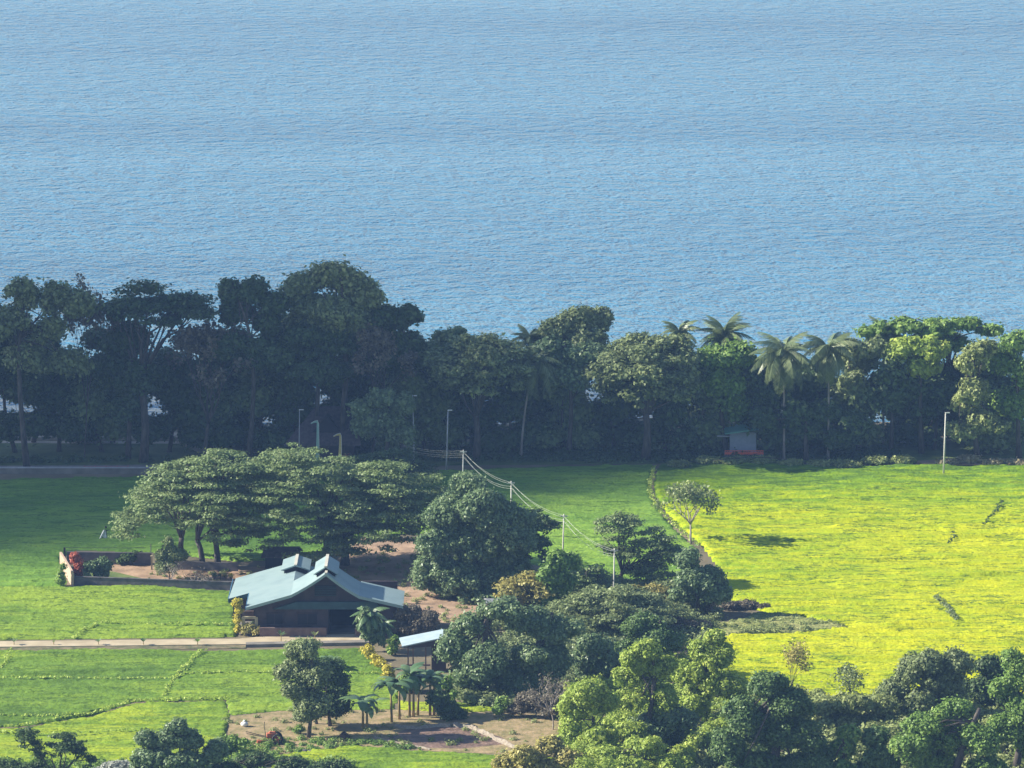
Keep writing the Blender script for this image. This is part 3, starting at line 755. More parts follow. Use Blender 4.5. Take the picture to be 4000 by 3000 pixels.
tag(o.build('road_barrier', surf('dull red', (.330,.060,.085), (.400,.080,.100), 2, .7), loc=B), 'long low red barrier lying on the roadside before the left trees', 'barrier')
a, b_ = P(-250, 1852), P(620, 1848)
MB().box(-16, 16, -.15, .15, 0, .62).build('low_wall', m_concd, loc=((a.x+b_.x)/2, (a.y+b_.y)/2, 0))
tag(bpy.data.objects['low_wall'], 'long low grey wall with a pale coping at the left field edge', 'wall')
MB().box(-16.05, 16.05, -.2, .2, .62, .72).build('coping', surf('pale coping', (.32,.31,.33), (.40,.39,.40), 2, .8), bpy.data.objects['low_wall'])
sheet('shore_road', poly([(-500,1846),(640,1842),(1100,1828),(1100,1806),(640,1815),(-500,1822)]), .02, m_concd)

# ------------------------------------------------------------------ WALLED YARD at the left
m_dwall = surf('mossy block wall', (.085,.080,.085), (.140,.130,.130), 1.2, .95, .02)
m_brick, nt, out = new_mat('pinkish bricks')
b = N(nt, 'ShaderNodeBsdfPrincipled'); b.inputs['Roughness'].default_value = .9
br = N(nt, 'ShaderNodeTexBrick'); br.inputs['Color1'].default_value = (.42,.29,.20,1); br.inputs['Color2'].default_value = (.50,.36,.26,1); br.inputs['Mortar'].default_value = (.30,.25,.20,1)
br.inputs['Scale'].default_value = 2.5; tc = N(nt, 'ShaderNodeTexCoord'); mp = N(nt, 'ShaderNodeMapping'); mp.inputs['Rotation'].default_value = (math.pi/2, 0, math.pi/2)
nt.links.new(tc.outputs['Object'], mp.inputs[0]); nt.links.new(mp.outputs[0], br.inputs[0]); nt.links.new(br.outputs[0], b.inputs['Base Color']); nt.links.new(b.outputs[0], out.inputs[0])

def wall_px(name, label, pa, pb, h, mat, t=.16, coping=None):
    a, b = P(*pa), P(*pb); L = (b - a).length; c = (a + b) / 2
    o = MB().box(-L/2, L/2, -t/2, t/2, 0, h).build(name, mat, loc=(c.x, c.y, 0)); o.rotation_euler = (0, 0, math.atan2(b.y - a.y, b.x - a.x))
    tag(o, label, 'wall')
    if coping: MB().box(-L/2 - .03, L/2 + .03, -t/2 - .04, t/2 + .04, h, h + .07).build('coping', coping, o)
    return o
wall_px('yard_wall', 'dark block wall along the near side of the walled yard', (292,2284), (925,2306), .78, m_dwall, coping=m_dwall)
wall_px('yard_wall', 'dark block wall along the far side of the walled yard', (262,2202), (592,2207), 1.15, m_dwall, coping=m_dwall)
wall_px('yard_wall', 'dark wall stub at the back of the yard between the rain tree trunks', (606,2222), (930,2232), .85, m_dwall)
wall_px('brick_wall', 'short pinkish brick wall end at the left corner of the yard', (238,2212), (284,2290), 1.45, m_brick, .22)
tag(MB().box(-.08, .08, -.08, .08, 0, 1.35).box(-.13, .13, -.13, .13, 1.35, 1.42).build('gate_post', m_tan, loc=P(593, 2226)), 'pale square gate post at the end of the far yard wall', 'post')
pb_ = P(253, 2225); w_ = W(253, 2138, pb_.y)
o = MB().box(-.09, .09, -.09, .09, 0, w_.z).build('fence_pole', m_void, loc=pb_); tag(o, 'tall dark pole beside the brick wall corner', 'pole')
MB().tube([(0, 0, w_.z - .05), (4, .2, w_.z - .10), (8, .4, w_.z - .14)], .025, 5).build('string_line', m_void, o)
sp = P(590, 2205); tag(MB().tube([(0, 0, 0), (0, 0, w_.z - .15)], .04, 6).build('wire_post', m_dwall, loc=sp), 'thin dark post where the string line ends behind the yard', 'post')

def bush(name, label, cat, base, lobes, mat, leaf=.22, clump=.35, cover=1.1, group=None, **kw):
    return tree(name, label, cat, base, lobes, mat, leaf, clump, cover, group, r0=kw.pop('r0', .06), limbs=kw.pop('limbs', 6), bushy=True, **kw)
bush('red_bush', 'orange red bougainvillea bush against the brick wall end', 'bush', (296,2262), [(290,2180,22,24),(305,2212,26,28),(318,2196,22,18),(304,2236,18,20)], L_RED)
bush('yard_shrub', 'dark green spreading shrub inside the left end of the yard', 'shrub', (398,2262), [(360,2200,34,24),(410,2208,40,34),(350,2222,26,20),(400,2245,34,22)], L_VINE, .26)
bush('yard_tree', 'pale leafy shrub with weeping twigs in front of the left rain tree', 'shrub', (665,2262), [(665,2135,30,40),(640,2165,38,28),(690,2170,42,36),(650,2200,52,28)], L_OLIVE, .2, .35, .7)
bare('bare_shrub', 'leafless grey shrub standing at the near yard wall', 'shrub', (670,2296), 2208, 60, L_BROWN, 120, .16, r0=.05, bark=BARKP, nb=7)
bare('bare_shrub', 'twiggy grey bush leaning over the near yard wall below the rain tree trunks', 'shrub', (775,2300), 2225, 60, L_BROWN, 140, .16, r0=.05, bark=BARKP, nb=7)
bush('weed_patch', 'yellowish weeds heaped outside the brick wall', 'weeds', (232,2290), [(240,2270,22,16),(238,2240,18,14),(246,2215,14,10)], L_GREEN, .2, .3)
bush('shrub', 'dark low shrub on the far yard wall below the left rain tree', 'shrub', (505,2206), [(500,2180,36,16),(540,2172,26,16),(470,2190,26,10)], L_DARK, .24)
for i, xx in enumerate((838, 858, 878, 902)):
    r0 = empty('potted_plant', P(xx, 2262 + i, 0), ['potted plant with dull grey green leaves, leftmost in the row', 'smallest dark potted plant in the yard row', 'pale potted plant beside the yellow one', 'bright yellow potted plant nearest the house roof'][i], 'potted plant', 'potted plants in a row by the yard wall')
    MB().tube([(0, 0, 0), (0, 0, .12), (0, 0, .3)], [.11, .13, .16], 8).build('pot', m_wallp, r0)
    rg = np.random.RandomState(60 + i); v, f, t = clump_leaves(np.array([[0, 0, .48], [.1, 0, .42], [-.1, 0, .42]]), np.array([.2, .16, .16]) * (.7 if i == 1 else 1), .12, 1.1, rg)
    link('foliage', mesh_np('pot_leaves', v, f, [L_VINE, L_DARK, L_GOLD, L_YELL][i], t), r0)

# scarecrow-like figure: white cloth on a dark stake
B = P(414, 2108); sc_ = empty('scarecrow', B, 'white cloth hung on a dark stake out in the green rice', 'scarecrow')
MB().tube([(.12, 0, 0), (0, 0, 1.25)], .035, 6).tube([(-.3, 0, .85), (.28, 0, .98)], .03, 5).build('stake', m_void, sc_)
V = []; Fc = []
for i in range(7):
    t = i / 6; z = 1.05 - .85*t; w = .12 + .42 * t**.8
    for j in range(9):
        u = j / 8 - .5; V.append((-.12 - .15*t + u*w*1.4, .10*math.sin(u*9 + t*2) - .08, z - .1*abs(u)))
for i in range(6):
    for j in range(8): Fc.append((i*9+j, i*9+j+1, i*9+10+j, i*9+9+j))
o = MB().add(V, Fc).build('cloth', m_white, sc_, smooth=True); md = o.modifiers.new('s', 'SOLIDIFY'); md.thickness = .02
MB().ball((0, 0, 1.3), .12, 8, 6).build('head', m_void, sc_)

# ------------------------------------------------------------------ POLES, WIRES, FLAGS
m_pole = surf('galvanised pole', (.330,.330,.340), (.420,.420,.430), 2, .6)
m_polel = surf('pale post', (.460,.450,.400), (.560,.550,.490), 2, .7)
def pole(name, label, base, top, r=.09, mat=m_pole, group=None, arm=None, cat='pole'):
    B = P(*base); w = W(top[0], top[1], B.y)
    o = empty(name, B, label, cat, group)
    MB().tube([(0, 0, 0), ((w.x - B.x) * .5, 0, w.z * .5), (w.x - B.x, 0, w.z)], [r, r*.85, r*.65], 8).build('shaft', mat, o, smooth=True)
    f = MB()
    if arm == 'cross': f.box(w.x - B.x - .35, w.x - B.x + .35, -.05, .05, w.z - .25, w.z - .15).build('crossarm', mat, o)
    elif arm == 'lamp': f.box(w.x - B.x - .05, w.x - B.x + .45, -.06, .06, w.z - .06, w.z + .04).build('lamp_head', m_white, o)
    else: f.ball((w.x - B.x, 0, w.z + .02), r * .75, 8, 4).build('cap', mat, o)
    return o, B, w
pole('lamp_post', 'slim grey pole left of the green flag at the beach hut', (1168,1812), (1170,1600), .07, cat='lamp post', arm='lamp')
pole('lamp_post', 'tall slim grey pole behind the right end of the rain tree crown', (1743,1842), (1750,1602), .09, cat='lamp post', arm='lamp')
pole('lamp_post', 'grey pole top showing at the right edge of the leafy beach tree', (1618,1822), (1612,1545), .10, cat='lamp post', arm='lamp')
pole('utility_pole', 'lone pale pole standing inside the far right edge of the yellow field', (3686,1852), (3694,1612), .10, m_polel, cat='pole', arm='lamp')
GP = 'posts carrying the drooping wires across the green field'
posts = []
for lab, bs, tp in (('far white wire post above the top of the dense dark tree', (1806,1975), (1810,1757)), ('short visible white wire post halfway along the wire line', (1996,2100), (1997,1879)),
                    ('white wire post standing between the dense tree and the windswept acacia', (2196,2245), (2203,2008)), ('yellowish wire post beside the trunk of the windswept acacia', (2396,2385), (2400,2142))):
    posts.append(pole('wire_post', lab, bs, tp, .085, m_polel, GP, 'cross', 'post'))
B4 = P(2620, 2530); posts_end = (None, B4, W(2620, 2290, B4.y))
m_wire = surf('pale wire', (.300,.330,.280), (.380,.400,.340), 2, .5)
pp = [(None, P(1560,1880), W(1560, 1730, P(1560,1880).y))] + posts
names = ['from the beach side to the farthest wire post', 'between the farthest two wire posts', 'between the two middle wire posts', 'between the nearest two wire posts']
for i in range(len(pp) - 1):
    a, b_ = pp[i][2], pp[i+1][2]
    o = empty('power_line', a, 'sagging bundle of pale wires ' + names[i], 'wires', 'wire spans over the green field')
    for k in range(4):
        d = b_ - a; off = Vector(((k % 2) * .3 - .15, 0, -.22 * k - .1)); sag = .55 + .12 * k if i else .3
        MB().tube([d * t + off - Vector((0, 0, 4 * sag * t * (1 - t))) for t in np.linspace(0, 1, 12)], .012, 4).build('wire', m_wire, o)
m_fg = surf('pale green flag cloth', (.260,.420,.340), (.320,.500,.400), 2, .8)
m_fy = surf('yellow flag cloth', (.560,.430,.130), (.640,.520,.200), 2, .8)
for lab, base, top, mat in (('tall pale green feather flag with its tip bent left', (1242,1812), (1240,1642), m_fg), ('shorter yellow feather flag with its tip bent left', (1330,1812), (1328,1692), m_fy)):
    B = P(*base); h = W(top[0], top[1], B.y).z
    o = empty('feather_flag', B, lab, 'flag', 'feather flags by the beach hut')
    crv = [(0.12, 0, 0), (.14, 0, h*.5), (.12, 0, h*.92), (0, 0, h), (-.35, 0, h - .08), (-.75, 0, h - .32)]
    MB().tube(crv, .025, 6).build('staff', m_white, o)
    f = MB(); f.add([(-.28, .0, .4), (.12, .0, .4), (.14, .0, h*.5), (.12, .0, h*.92), (0, 0, h), (-.35, .0, h-.08), (-.75, .0, h-.32), (-.72, 0, h-.42), (-.35, 0, h-.26), (-.10, 0, h-.26), (-.14, 0, h*.6)], [tuple(range(11))])
    c = f.build('cloth', mat, o); md = c.modifiers.new('s', 'SOLIDIFY'); md.thickness = .02
B = P(1355, 1812); pk = empty('flower_bush', B, 'tiny pink flowering bush beside the yellow flag', 'bush')
rg = np.random.RandomState(5); v, f, t = clump_leaves(np.array([[0, 0, .5], [-.4, 0, .6], [.3, 0, .35]]), np.array([.5, .4, .4]), .2, .9, rg); link('foliage', mesh_np('pk', v, f, L_RED, t), pk)
MB().tube([(0, 0, 0), (0, 0, .6)], .03, 5).build('stem', BARK, pk)
# parasol behind the roof
B = P(1236, 2232); o = empty('parasol', B, 'small pink parasol peeping over the ridge between the roof vents', 'parasol')
MB().tube([(0, 0, 0), (0, 0, 1.75)], .03, 6).build('pole', m_white, o)
n = 8; V = [(0, 0, 1.85)] + [(math.cos(2*math.pi*i/n)*1.0, math.sin(2*math.pi*i/n)*1.0, 1.42) for i in range(n)]
c = MB().add(V, [(0, 1+i, 1+(i+1) % n) for i in range(n)]).build('canopy', surf('pink cloth', (.62,.26,.24), (.70,.34,.30), 2, .8), o); c.modifiers.new('s', 'SOLIDIFY').thickness = .02

# ------------------------------------------------------------------ MIDDLE TREES
umbrella('rain_tree', 'broad flat topped rain tree with forked trunk over the left end of the yard', 'tree', (790,2222),
         [(430,1000,1790,2070),(540,1150,1750,1980)], disc=1.25, dens=2.1, cover=1.15, thick=.17, leaf=.3, r0=.28, fork=3.0, limbs=9, trunks=[(715, .8), (790, 0), (848, 1.2)], group='spreading rain trees', tiers=2)
umbrella('rain_tree', 'widest rain tree with its layered crown above the house roof', 'tree', (1310,2215),
         [(830,1500,1725,1990), (1200,1810,1780,2080), (870,1400,1830,2130), (1300,1780,1880,2120)], disc=1.25, dens=1.9, cover=1.15, thick=.17, leaf=.3, r0=.38, fork=3.2, limbs=12, trunks=[(1290, 0), (1345, 1.0)], group='spreading rain trees', tiers=2)
umbrella('rain_tree', 'thin far rain tree whose dull layers reach toward the slim grey pole', 'tree', (1540,1900),
         [(1330,1730,1740,1860)], disc=1.2, dens=1.4, cover=1.0, r0=.25, fork=2.0, limbs=7, group='spreading rain trees', tiers=2, mat=L_DARK)
tree('dense_tree', 'tall dense dark tree draped in creepers right of the rain trees', 'tree', (1850,2330),
     [(1830,1895,90,60),(1880,2080,150,170),(1880,1950,130,80),(1990,2030,110,110),(1740,2010,90,80),(1790,1990,110,80),(1900,1990,130,90),(1730,2100,100,90),(1880,2120,170,120),(2010,2080,110,90),(1690,2220,75,90),(1820,2240,140,90),(1990,2220,120,100),(1730,2290,100,40),(1880,2300,130,38),(2020,2300,100,36)],
     L_VINE, .30, .6, 1.05, r0=.4, dens=1.5, limbs=20, up=.2, depth=1.0)
umbrella('acacia_branch_tree', 'dark leaning acacia reaching right from behind the dense creeper tree', 'tree', (2020,2300), [(1930,2200,1990,2080),(1980,2170,2080,2170)], disc=.8, dens=1.8, r0=.2, mat=L_DARK, leaf=.3, limbs=7, tiers=3)
umbrella('windswept_acacia', 'windswept acacia with dark feathery layers leaning right above the scrub', 'tree', (2420,2285),
         [(2310,2540,2005,2060),(2400,2690,2062,2170),(2480,2710,2110,2210),(2430,2660,2190,2245),(2330,2480,2090,2150)], disc=.85, dens=2.3, cover=.85, r0=.2, mat=L_RAIN, leaf=.26, fork=1.4, limbs=12, tiers=2, depth=.7)
bare('young_tree', 'slender half bare young tree at the left edge of the yellow field', 'tree', (2700,2125), 1872, 130, L_OLIVE, 1500, .34, r0=.13, bark=BARKP, nb=8, depth=5)
tree('field_edge_tree', 'compact dark tree on the point of land jutting into the yellow field', 'tree', (2730,2410),
     [(2680,2190,55,45),(2715,2255,75,60),(2780,2260,60,50),(2700,2330,90,60),(2800,2310,60,45),(2835,2290,25,35)], L_VINE, .34, .6, 1.05, r0=.2, dens=1.4, limbs=12)
bush('dead_leaf_clump', 'hanging dry grey leaves below the compact dark tree', 'bush', (2780,2410), [(2775,2370,22,36)], L_BROWN, .25, .3)
bush('reddish_weeds', 'reddish brown weeds at the foot of the compact dark tree', 'weeds', (2870,2378), [(2850,2365,40,14),(2920,2372,50,12),(2980,2382,30,8)], L_BROWN, .2, .3)
tree('creeper_tree', 'bright green creeper covered tree below the nearer white wire post', 'tree', (2190,2400),
     [(2190,2170,60,35),(2160,2230,60,50),(2230,2200,50,40),(2140,2310,45,50),(2200,2290,50,50)], L_GREEN, .34, .55, 1.05, r0=.18, dens=1.4, limbs=10)
umbrella('yellow_acacia', 'low yellowish green acacia at the edge of the dirt path', 'tree', (2060,2400), [(1930,2160,2245,2310),(1990,2120,2290,2350)], disc=.9, dens=2.0, mat=L_GOLD, leaf=.3, r0=.15, fork=1.2, limbs=7, tiers=2)
umbrella('low_acacia', 'wide low olive acacia canopy left of the compact dark tree', 'tree', (2400,2470), [(2130,2660,2285,2400),(2250,2640,2330,2440)], disc=1.1, dens=2.1, cover=1.0, mat=L_OLIVE, leaf=.32, r0=.25, fork=1.6, limbs=9, tiers=3)
umbrella('low_acacia', 'grey green acacia layer between the lime creeper tree and the windswept acacia', 'tree', (2290,2360), [(2180,2420,2200,2290)], disc=1.0, dens=2.0, cover=1.0, mat=L_RAIN, leaf=.32, r0=.18, fork=1.4, limbs=7, tiers=3)
bush('scrub', 'pale tan scrub between the windswept acacia and the compact dark tree', 'shrub', (2560,2370), [(2480,2300,60,26),(2560,2320,70,30),(2620,2345,50,28)], L_GOLD, .26, .4)
bush('scrub', 'brownish dry scrub below the compact dark tree', 'shrub', (2680,2470), [(2600,2440,60,28),(2690,2440,60,26),(2750,2455,40,20)], L_BROWN, .24, .4)
bush('scrub', 'grey green brush at the foot of the yellow wire post', 'shrub', (2420,2330), [(2360,2290,60,26),(2450,2300,60,22),(2300,2310,50,26)], L_RAIN, .26, .4)
tree('round_tree', 'grey green rounded tree directly right of the carport', 'tree', (1880,2720),
     [(1960,2390,110,65),(1850,2450,100,75),(1780,2540,70,80),(1910,2560,120,100),(1830,2640,90,70),(1980,2650,90,80)], L_VINE, .29, .62, 1.0, r0=.35, dens=1.4, limbs=16)
tree('round_tree', 'rounded tree with a deep shaded right side below the low acacia', 'tree', (2110,2715),
     [(2080,2430,110,60),(2150,2480,110,80),(2080,2560,110,80),(2170,2580,90,100),(2050,2660,90,60)], L_VINE, .29, .62, 1.0, r0=.35, dens=1.4, limbs=16)
tree('round_tree', 'small grey green tree left of the dark dome tree', 'tree', (2320,2680), [(2320,2510,70,50),(2290,2580,60,60),(2370,2590,60,60),(2330,2640,80,50)], L_VINE, .36, .65, 1.0, r0=.2, dens=1.4)
tree('round_tree', 'dark green dome shaped tree above the lime thicket', 'tree', (2560,2640), [(2500,2450,100,50),(2580,2480,110,60),(2460,2520,80,50),(2620,2520,70,50),(2530,2570,100,50)], L_MANGO, .28, .55, 1.05, r0=.25, dens=1.5)
bare('dry_tree', 'reddish leafless tree left of the lime thicket', 'tree', (2160,2850), 2640, 110, L_BROWN, 500, .2, r0=.08, bark=BARKP, nb=9)
bush('brown_brush', 'brown leafless brush between the rounded trees and the mud pond', 'shrub', (2090,2800), [(2070,2730,60,40),(2150,2760,60,50),(2030,2770,50,30)], L_BROWN, .22, .4, .6)

# lime thicket and dark tree at the lower middle
TG = 'lime green creeper thicket at the lower centre'
tree('creeper_thicket', 'lime creeper mound at the left end of the thicket', 'tree', (2300,3010), [(2290,2690,90,65),(2240,2770,55,80),(2340,2740,90,70),(2230,2870,45,90),(2330,2880,100,90)], L_LIME, .27, .5, 1.0, r0=.2, dens=1.5, group=TG, up=.2)
tree('creeper_thicket', 'tall lime creeper column rising in the middle of the thicket', 'tree', (2500,2960), [(2530,2540,60,40),(2470,2580,60,45),(2480,2660,80,60),(2560,2630,90,70),(2440,2740,90,70),(2560,2740,90,80),(2470,2840,90,60)], L_LIME, .27, .5, 1.0, r0=.25, dens=1.5, group=TG, up=.2)
tree('creeper_thicket', 'lime creeper spire beside the yellow field at the thicket top', 'tree', (2770,2870), [(2790,2490,40,45),(2740,2540,60,50),(2810,2570,70,60),(2700,2620,80,60),(2790,2670,90,70),(2860,2680,70,60),(2720,2740,90,70)], L_LIME, .27, .5, 1.0, r0=.22, dens=1.5, group=TG, up=.2)
tree('creeper_thicket', 'yellow tipped lime creeper mound at the bottom edge of the thicket', 'tree', (2500,3090), [(2530,2930,90,60),(2450,2990,110,60),(2620,2980,80,60),(2380,2980,70,50),(2550,3040,160,60)], L_LIME, .26, .46, 1.0, r0=.2, dens=1.5, group=TG, up=.2)
tree('dark_thicket_tree', 'shaded green tree hollowed behind the lime creepers', 'tree', (2600,2950), [(2640,2790,90,80),(2520,2850,100,70),(2670,2880,80,80),(2600,2900,100,60)], L_VINE, .36, .65, 1.0, r0=.2)
tree('mango_tree', 'big dark mango tree with a black shaded right flank at the lower centre right', 'tree', (3020,3100), [(2990,2690,95,60),(3080,2760,110,80),(2900,2790,100,90),(3010,2860,150,110),(3160,2880,90,90),(2850,2900,90,90),(3200,2960,70,70),(2950,2990,150,90),(3120,3000,110,80)],
     L_MANGO, .28, .6, 1.05, r0=.45, dens=1.6, limbs=18, depth=1.0)
tree('creeper_column', 'green creeper draped stump left of the dark column at the bottom right', 'tree', (3300,3100), [(3310,2870,45,35),(3300,2930,60,50),(3290,3010,60,60)], L_GREEN, .32, .5, 1.05, r0=.2, dens=1.5)
tree('creeper_column', 'rounded creeper column with a dark hollow at the bottom right', 'tree', (3430,3100), [(3420,2890,55,45),(3440,2950,65,60),(3410,3020,60,60),(3480,3010,40,60)], L_MANGO, .32, .5, 1.05, r0=.2, dens=1.5)
tree('creeper_tree', 'yellow tipped creeper tree spreading at the bottom right corner', 'tree', (3700,3120), [(3600,2830,120,45),(3740,2790,110,50),(3560,2910,110,70),(3700,2900,130,80),(3820,2880,100,80),(3640,3000,130,80),(3850,3000,130,90)], L_GREEN, .28, .55, 1.05, r0=.4, dens=1.5, limbs=16)
tree('creeper_tree', 'dark leafy tree against the right edge of the picture at the bottom', 'tree', (3960,3050), [(3980,2620,80,70),(3930,2690,80,60),(4010,2750,90,90),(3930,2830,70,70),(4020,2900,90,110)], L_GREEN, .28, .55, 1.05, r0=.35, dens=1.5)
tree('olive_tree', 'round olive tree with thin pale branches behind the bottom right creepers', 'tree', (3720,2840), [(3640,2560,110,55),(3560,2620,80,70),(3740,2570,90,60),(3700,2650,120,80),(3580,2720,100,70),(3700,2740,130,60),(3500,2700,80,60)], L_OLIVE, .30, .6, .85, r0=.16, dens=1.3, bark=BARKP)
tree('olive_tree', 'dark small tree beside the olive tree near the right edge', 'tree', (3880,2800), [(3870,2590,60,40),(3930,2600,50,40),(3880,2660,90,60),(3830,2710,90,60),(3930,2730,90,60)], L_DARK, .32, .6, 1.0, r0=.18)
bush('scrub', 'grey green scrub below the yellow field left of the olive tree', 'shrub', (3400,2860), [(3230,2760,90,50),(3340,2740,90,40),(3450,2760,90,60),(3320,2820,130,50),(3500,2820,90,50)], L_SCRUB, .28, .45, .8, limbs=14)
bare('wispy_tree', 'wispy thin leaved sapling standing over the yellow field edge above the mango tree', 'tree', (3080,2740), 2520, 75, L_GOLD, 900, .24, r0=.07, nb=8)
bare('wispy_tree', 'sparse low sapling amid the scrub under the yellow field', 'tree', (3310,2740), 2600, 85, L_OLIVE, 700, .24, r0=.06, nb=8)
tree('golden_shrub', 'golden olive shrub mass at the bottom edge left of the lime thicket', 'shrub', (2100,3090), [(2050,2930,90,45),(2150,2920,80,45),(1990,2990,100,50),(2120,2990,120,60),(2230,2970,70,70)], L_GOLD, .28, .45, .9, r0=.1, bushy=True)

# trees and plants around the lawn below the lane
tree('garden_tree', 'olive leafed tree with a straight trunk standing before the concrete lane', 'tree', (1205,2880), [(1175,2545,95,48),(1145,2620,85,60),(1215,2640,95,75),(1155,2700,75,60),(1225,2740,90,60),(1190,2790,60,30)], L_OLIVE, .26, .5, .9, r0=.16, dens=1.3, limbs=14)
tree('garden_tree', 'rounder dark green tree just behind the olive leafed one', 'tree', (1290,2835), [(1280,2610,65,55),(1310,2680,60,60),(1270,2740,90,60),(1320,2740,50,50)], L_DARK, .26, .5, 1.05, r0=.15, dens=1.5, limbs=12)
tree('garden_tree', 'slim tree between the two garden trees with its trunk bent right', 'tree', (1238,2828), [(1230,2600,40,40),(1245,2660,45,50)], L_DARK, .26, .45, .8, r0=.11)
bush('seedling', 'leafy seedling at the foot of the olive garden tree', 'plant', (1175,2870), [(1172,2850,18,16),(1160,2858,12,12)], L_GREEN, .22, .22)

def banana(label, base, height_px, nleaf=8, L=1.7, seed=0, stems=1, lean=0.0):
    rng = np.random.RandomState(700 + seed); B = P(*base); H = height_px * MPP(B.y) / .98
    o = empty('banana_plant', B, label, 'banana plant', 'banana plants on the bare earth')
    for k in range(stems):
        hx = k * .35; hh = H * (1 - .2 * k)
        MB().tube([(hx, 0, -.05), (hx + lean*.3, 0, hh*.5), (hx + lean, 0, hh)], [.13, .10, .07], 8).build('stem', BARKB, o, smooth=True)
        nl = nleaf + 3 if k == 0 else nleaf // 2 + 2
        for i in range(nl):
            n = 8; V = []; a0 = .75 + .7 * rng.rand(); dr = .9 + .9 * rng.rand(); LL = L * 1.15 * (.75 + .4 * rng.rand())
            x = z = 0.0; ang = a0
            for j in range(n):
                t = j / (n-1); w = .29 * LL/1.7 * (math.sin(math.pi * min(1, .08 + t*.95)))**.6 if t > .12 else .03
                V += [(x, -w, z - w*.25 + rng.normal()*.02), (x, 0, z), (x, w, z - w*.25 + rng.normal()*.02)]
                ang -= dr / (n-1) * 1.6; x += math.cos(ang) * LL/(n-1); z += math.sin(ang) * LL/(n-1)
            Fc = []
            for j in range(n-1): Fc += [(3*j, 3*j+1, 3*j+4, 3*j+3), (3*j+1, 3*j+2, 3*j+5, 3*j+4)]
            q = link('leaf', mesh_np('banana_leaf', V, Fc, L_BAN, np.full(len(Fc), rng.rand()), smooth=True), o, (hx + lean, 0, hh)); q.rotation_euler = (0, 0, i * 2.4 + rng.rand())
    return o
banana('pair of banana plants standing apart at the left of the banana row', (1418,2850), 110, 8, 2.0, 0, 2)
banana('banana plant with one long dark leaf pointing left', (1530,2822), 140, 8, 2.0, 1, 1, -.1)
banana('banana plant with straw coloured stem near the mud pond edge', (1560,2810), 145, 8, 2.0, 2, 1)
banana('thickest banana plant in the middle of the row', (1600,2800), 160, 9, 2.0, 3, 2)
banana('banana plant leaning right behind the thickest one', (1632,2795), 130, 7, 1.7, 4, 1, .15)
banana('banana plant with orange stem near the right end of the row', (1680,2795), 145, 8, 1.8, 5, 2)
banana('small banana plant close to the concrete lane behind the garden trees', (1295,2620), 40, 6, 1.2, 6)
bush('shrub', 'dark bushy shrub at the right end of the banana row', 'shrub', (1730,2810), [(1720,2730,45,40),(1745,2770,50,36),(1790,2800,40,18)], L_DARK, .26, .4)
bush('shrub', 'bright leafy vine plant standing behind the right banana plants', 'shrub', (1750,2760), [(1745,2680,26,40),(1760,2720,30,30)], L_GREEN, .26, .35)
bush('shrub', 'young bright green bush left of the brown brush', 'shrub', (1960,2800), [(1960,2750,30,26),(1940,2765,24,20)], L_GREEN, .24, .3)
# yellow shrubs near the carport
for i, (lab, bs, lb) in enumerate((('yellow golden leaved shrub at the corner of the lawn below the fan palm', (1440,2580), [(1435,2545,26,26),(1452,2560,26,20)]), ('yellow shrub in the middle of the row left of the carport', (1475,2610), [(1470,2575,28,26),(1490,2590,24,20)]),
        ('tallest pale yellow shrub left of the carport posts', (1520,2655), [(1512,2625,22,34),(1525,2640,20,24)]), ('yellow shrub tucked under the right end of the carport roof', (1745,2570), [(1745,2545,26,26)]))):
    bush('yellow_shrub', lab, 'shrub', bs, lb, L_YELL, .2, .28, group='yellow leaved shrubs by the carport')
bush('column_shrub', 'narrow bright yellow shrub column at the left corner of the house', 'shrub', (930,2480), [(926,2352,22,18),(932,2385,17,20),(928,2425,16,26),(930,2460,18,22)], L_YELL, .16, .2, 1.6)
bush('shrub', 'dry yellowish shrub before the porch pillars', 'shrub', (985,2480), [(975,2455,36,22),(1000,2462,28,16)], L_GOLD, .2, .28)
bush('shrub', 'small dark green shrub by the porch wall', 'shrub', (1010,2468), [(1000,2435,20,20),(1018,2455,16,14)], L_DARK, .2, .25)
bush('shrub', 'grey brown shrub mass behind the carport', 'shrub', (1630,2480), [(1590,2400,60,36),(1660,2410,60,40),(1560,2440,50,36),(1640,2450,80,30)], L_BROWN, .24, .4)
bush('shrub', 'small lime shrub at the left end of the carport roof', 'shrub', (1545,2560), [(1540,2505,28,24),(1535,2540,24,28)], L_GREEN, .24, .3)
bush('fruit_weeds', 'tangled green weeds below the carport', 'weeds', (1640,2700), [(1600,2650,50,22),(1660,2640,40,18),(1700,2650,40,26),(1580,2690,40,18)], L_GREEN, .24, .3, .8)
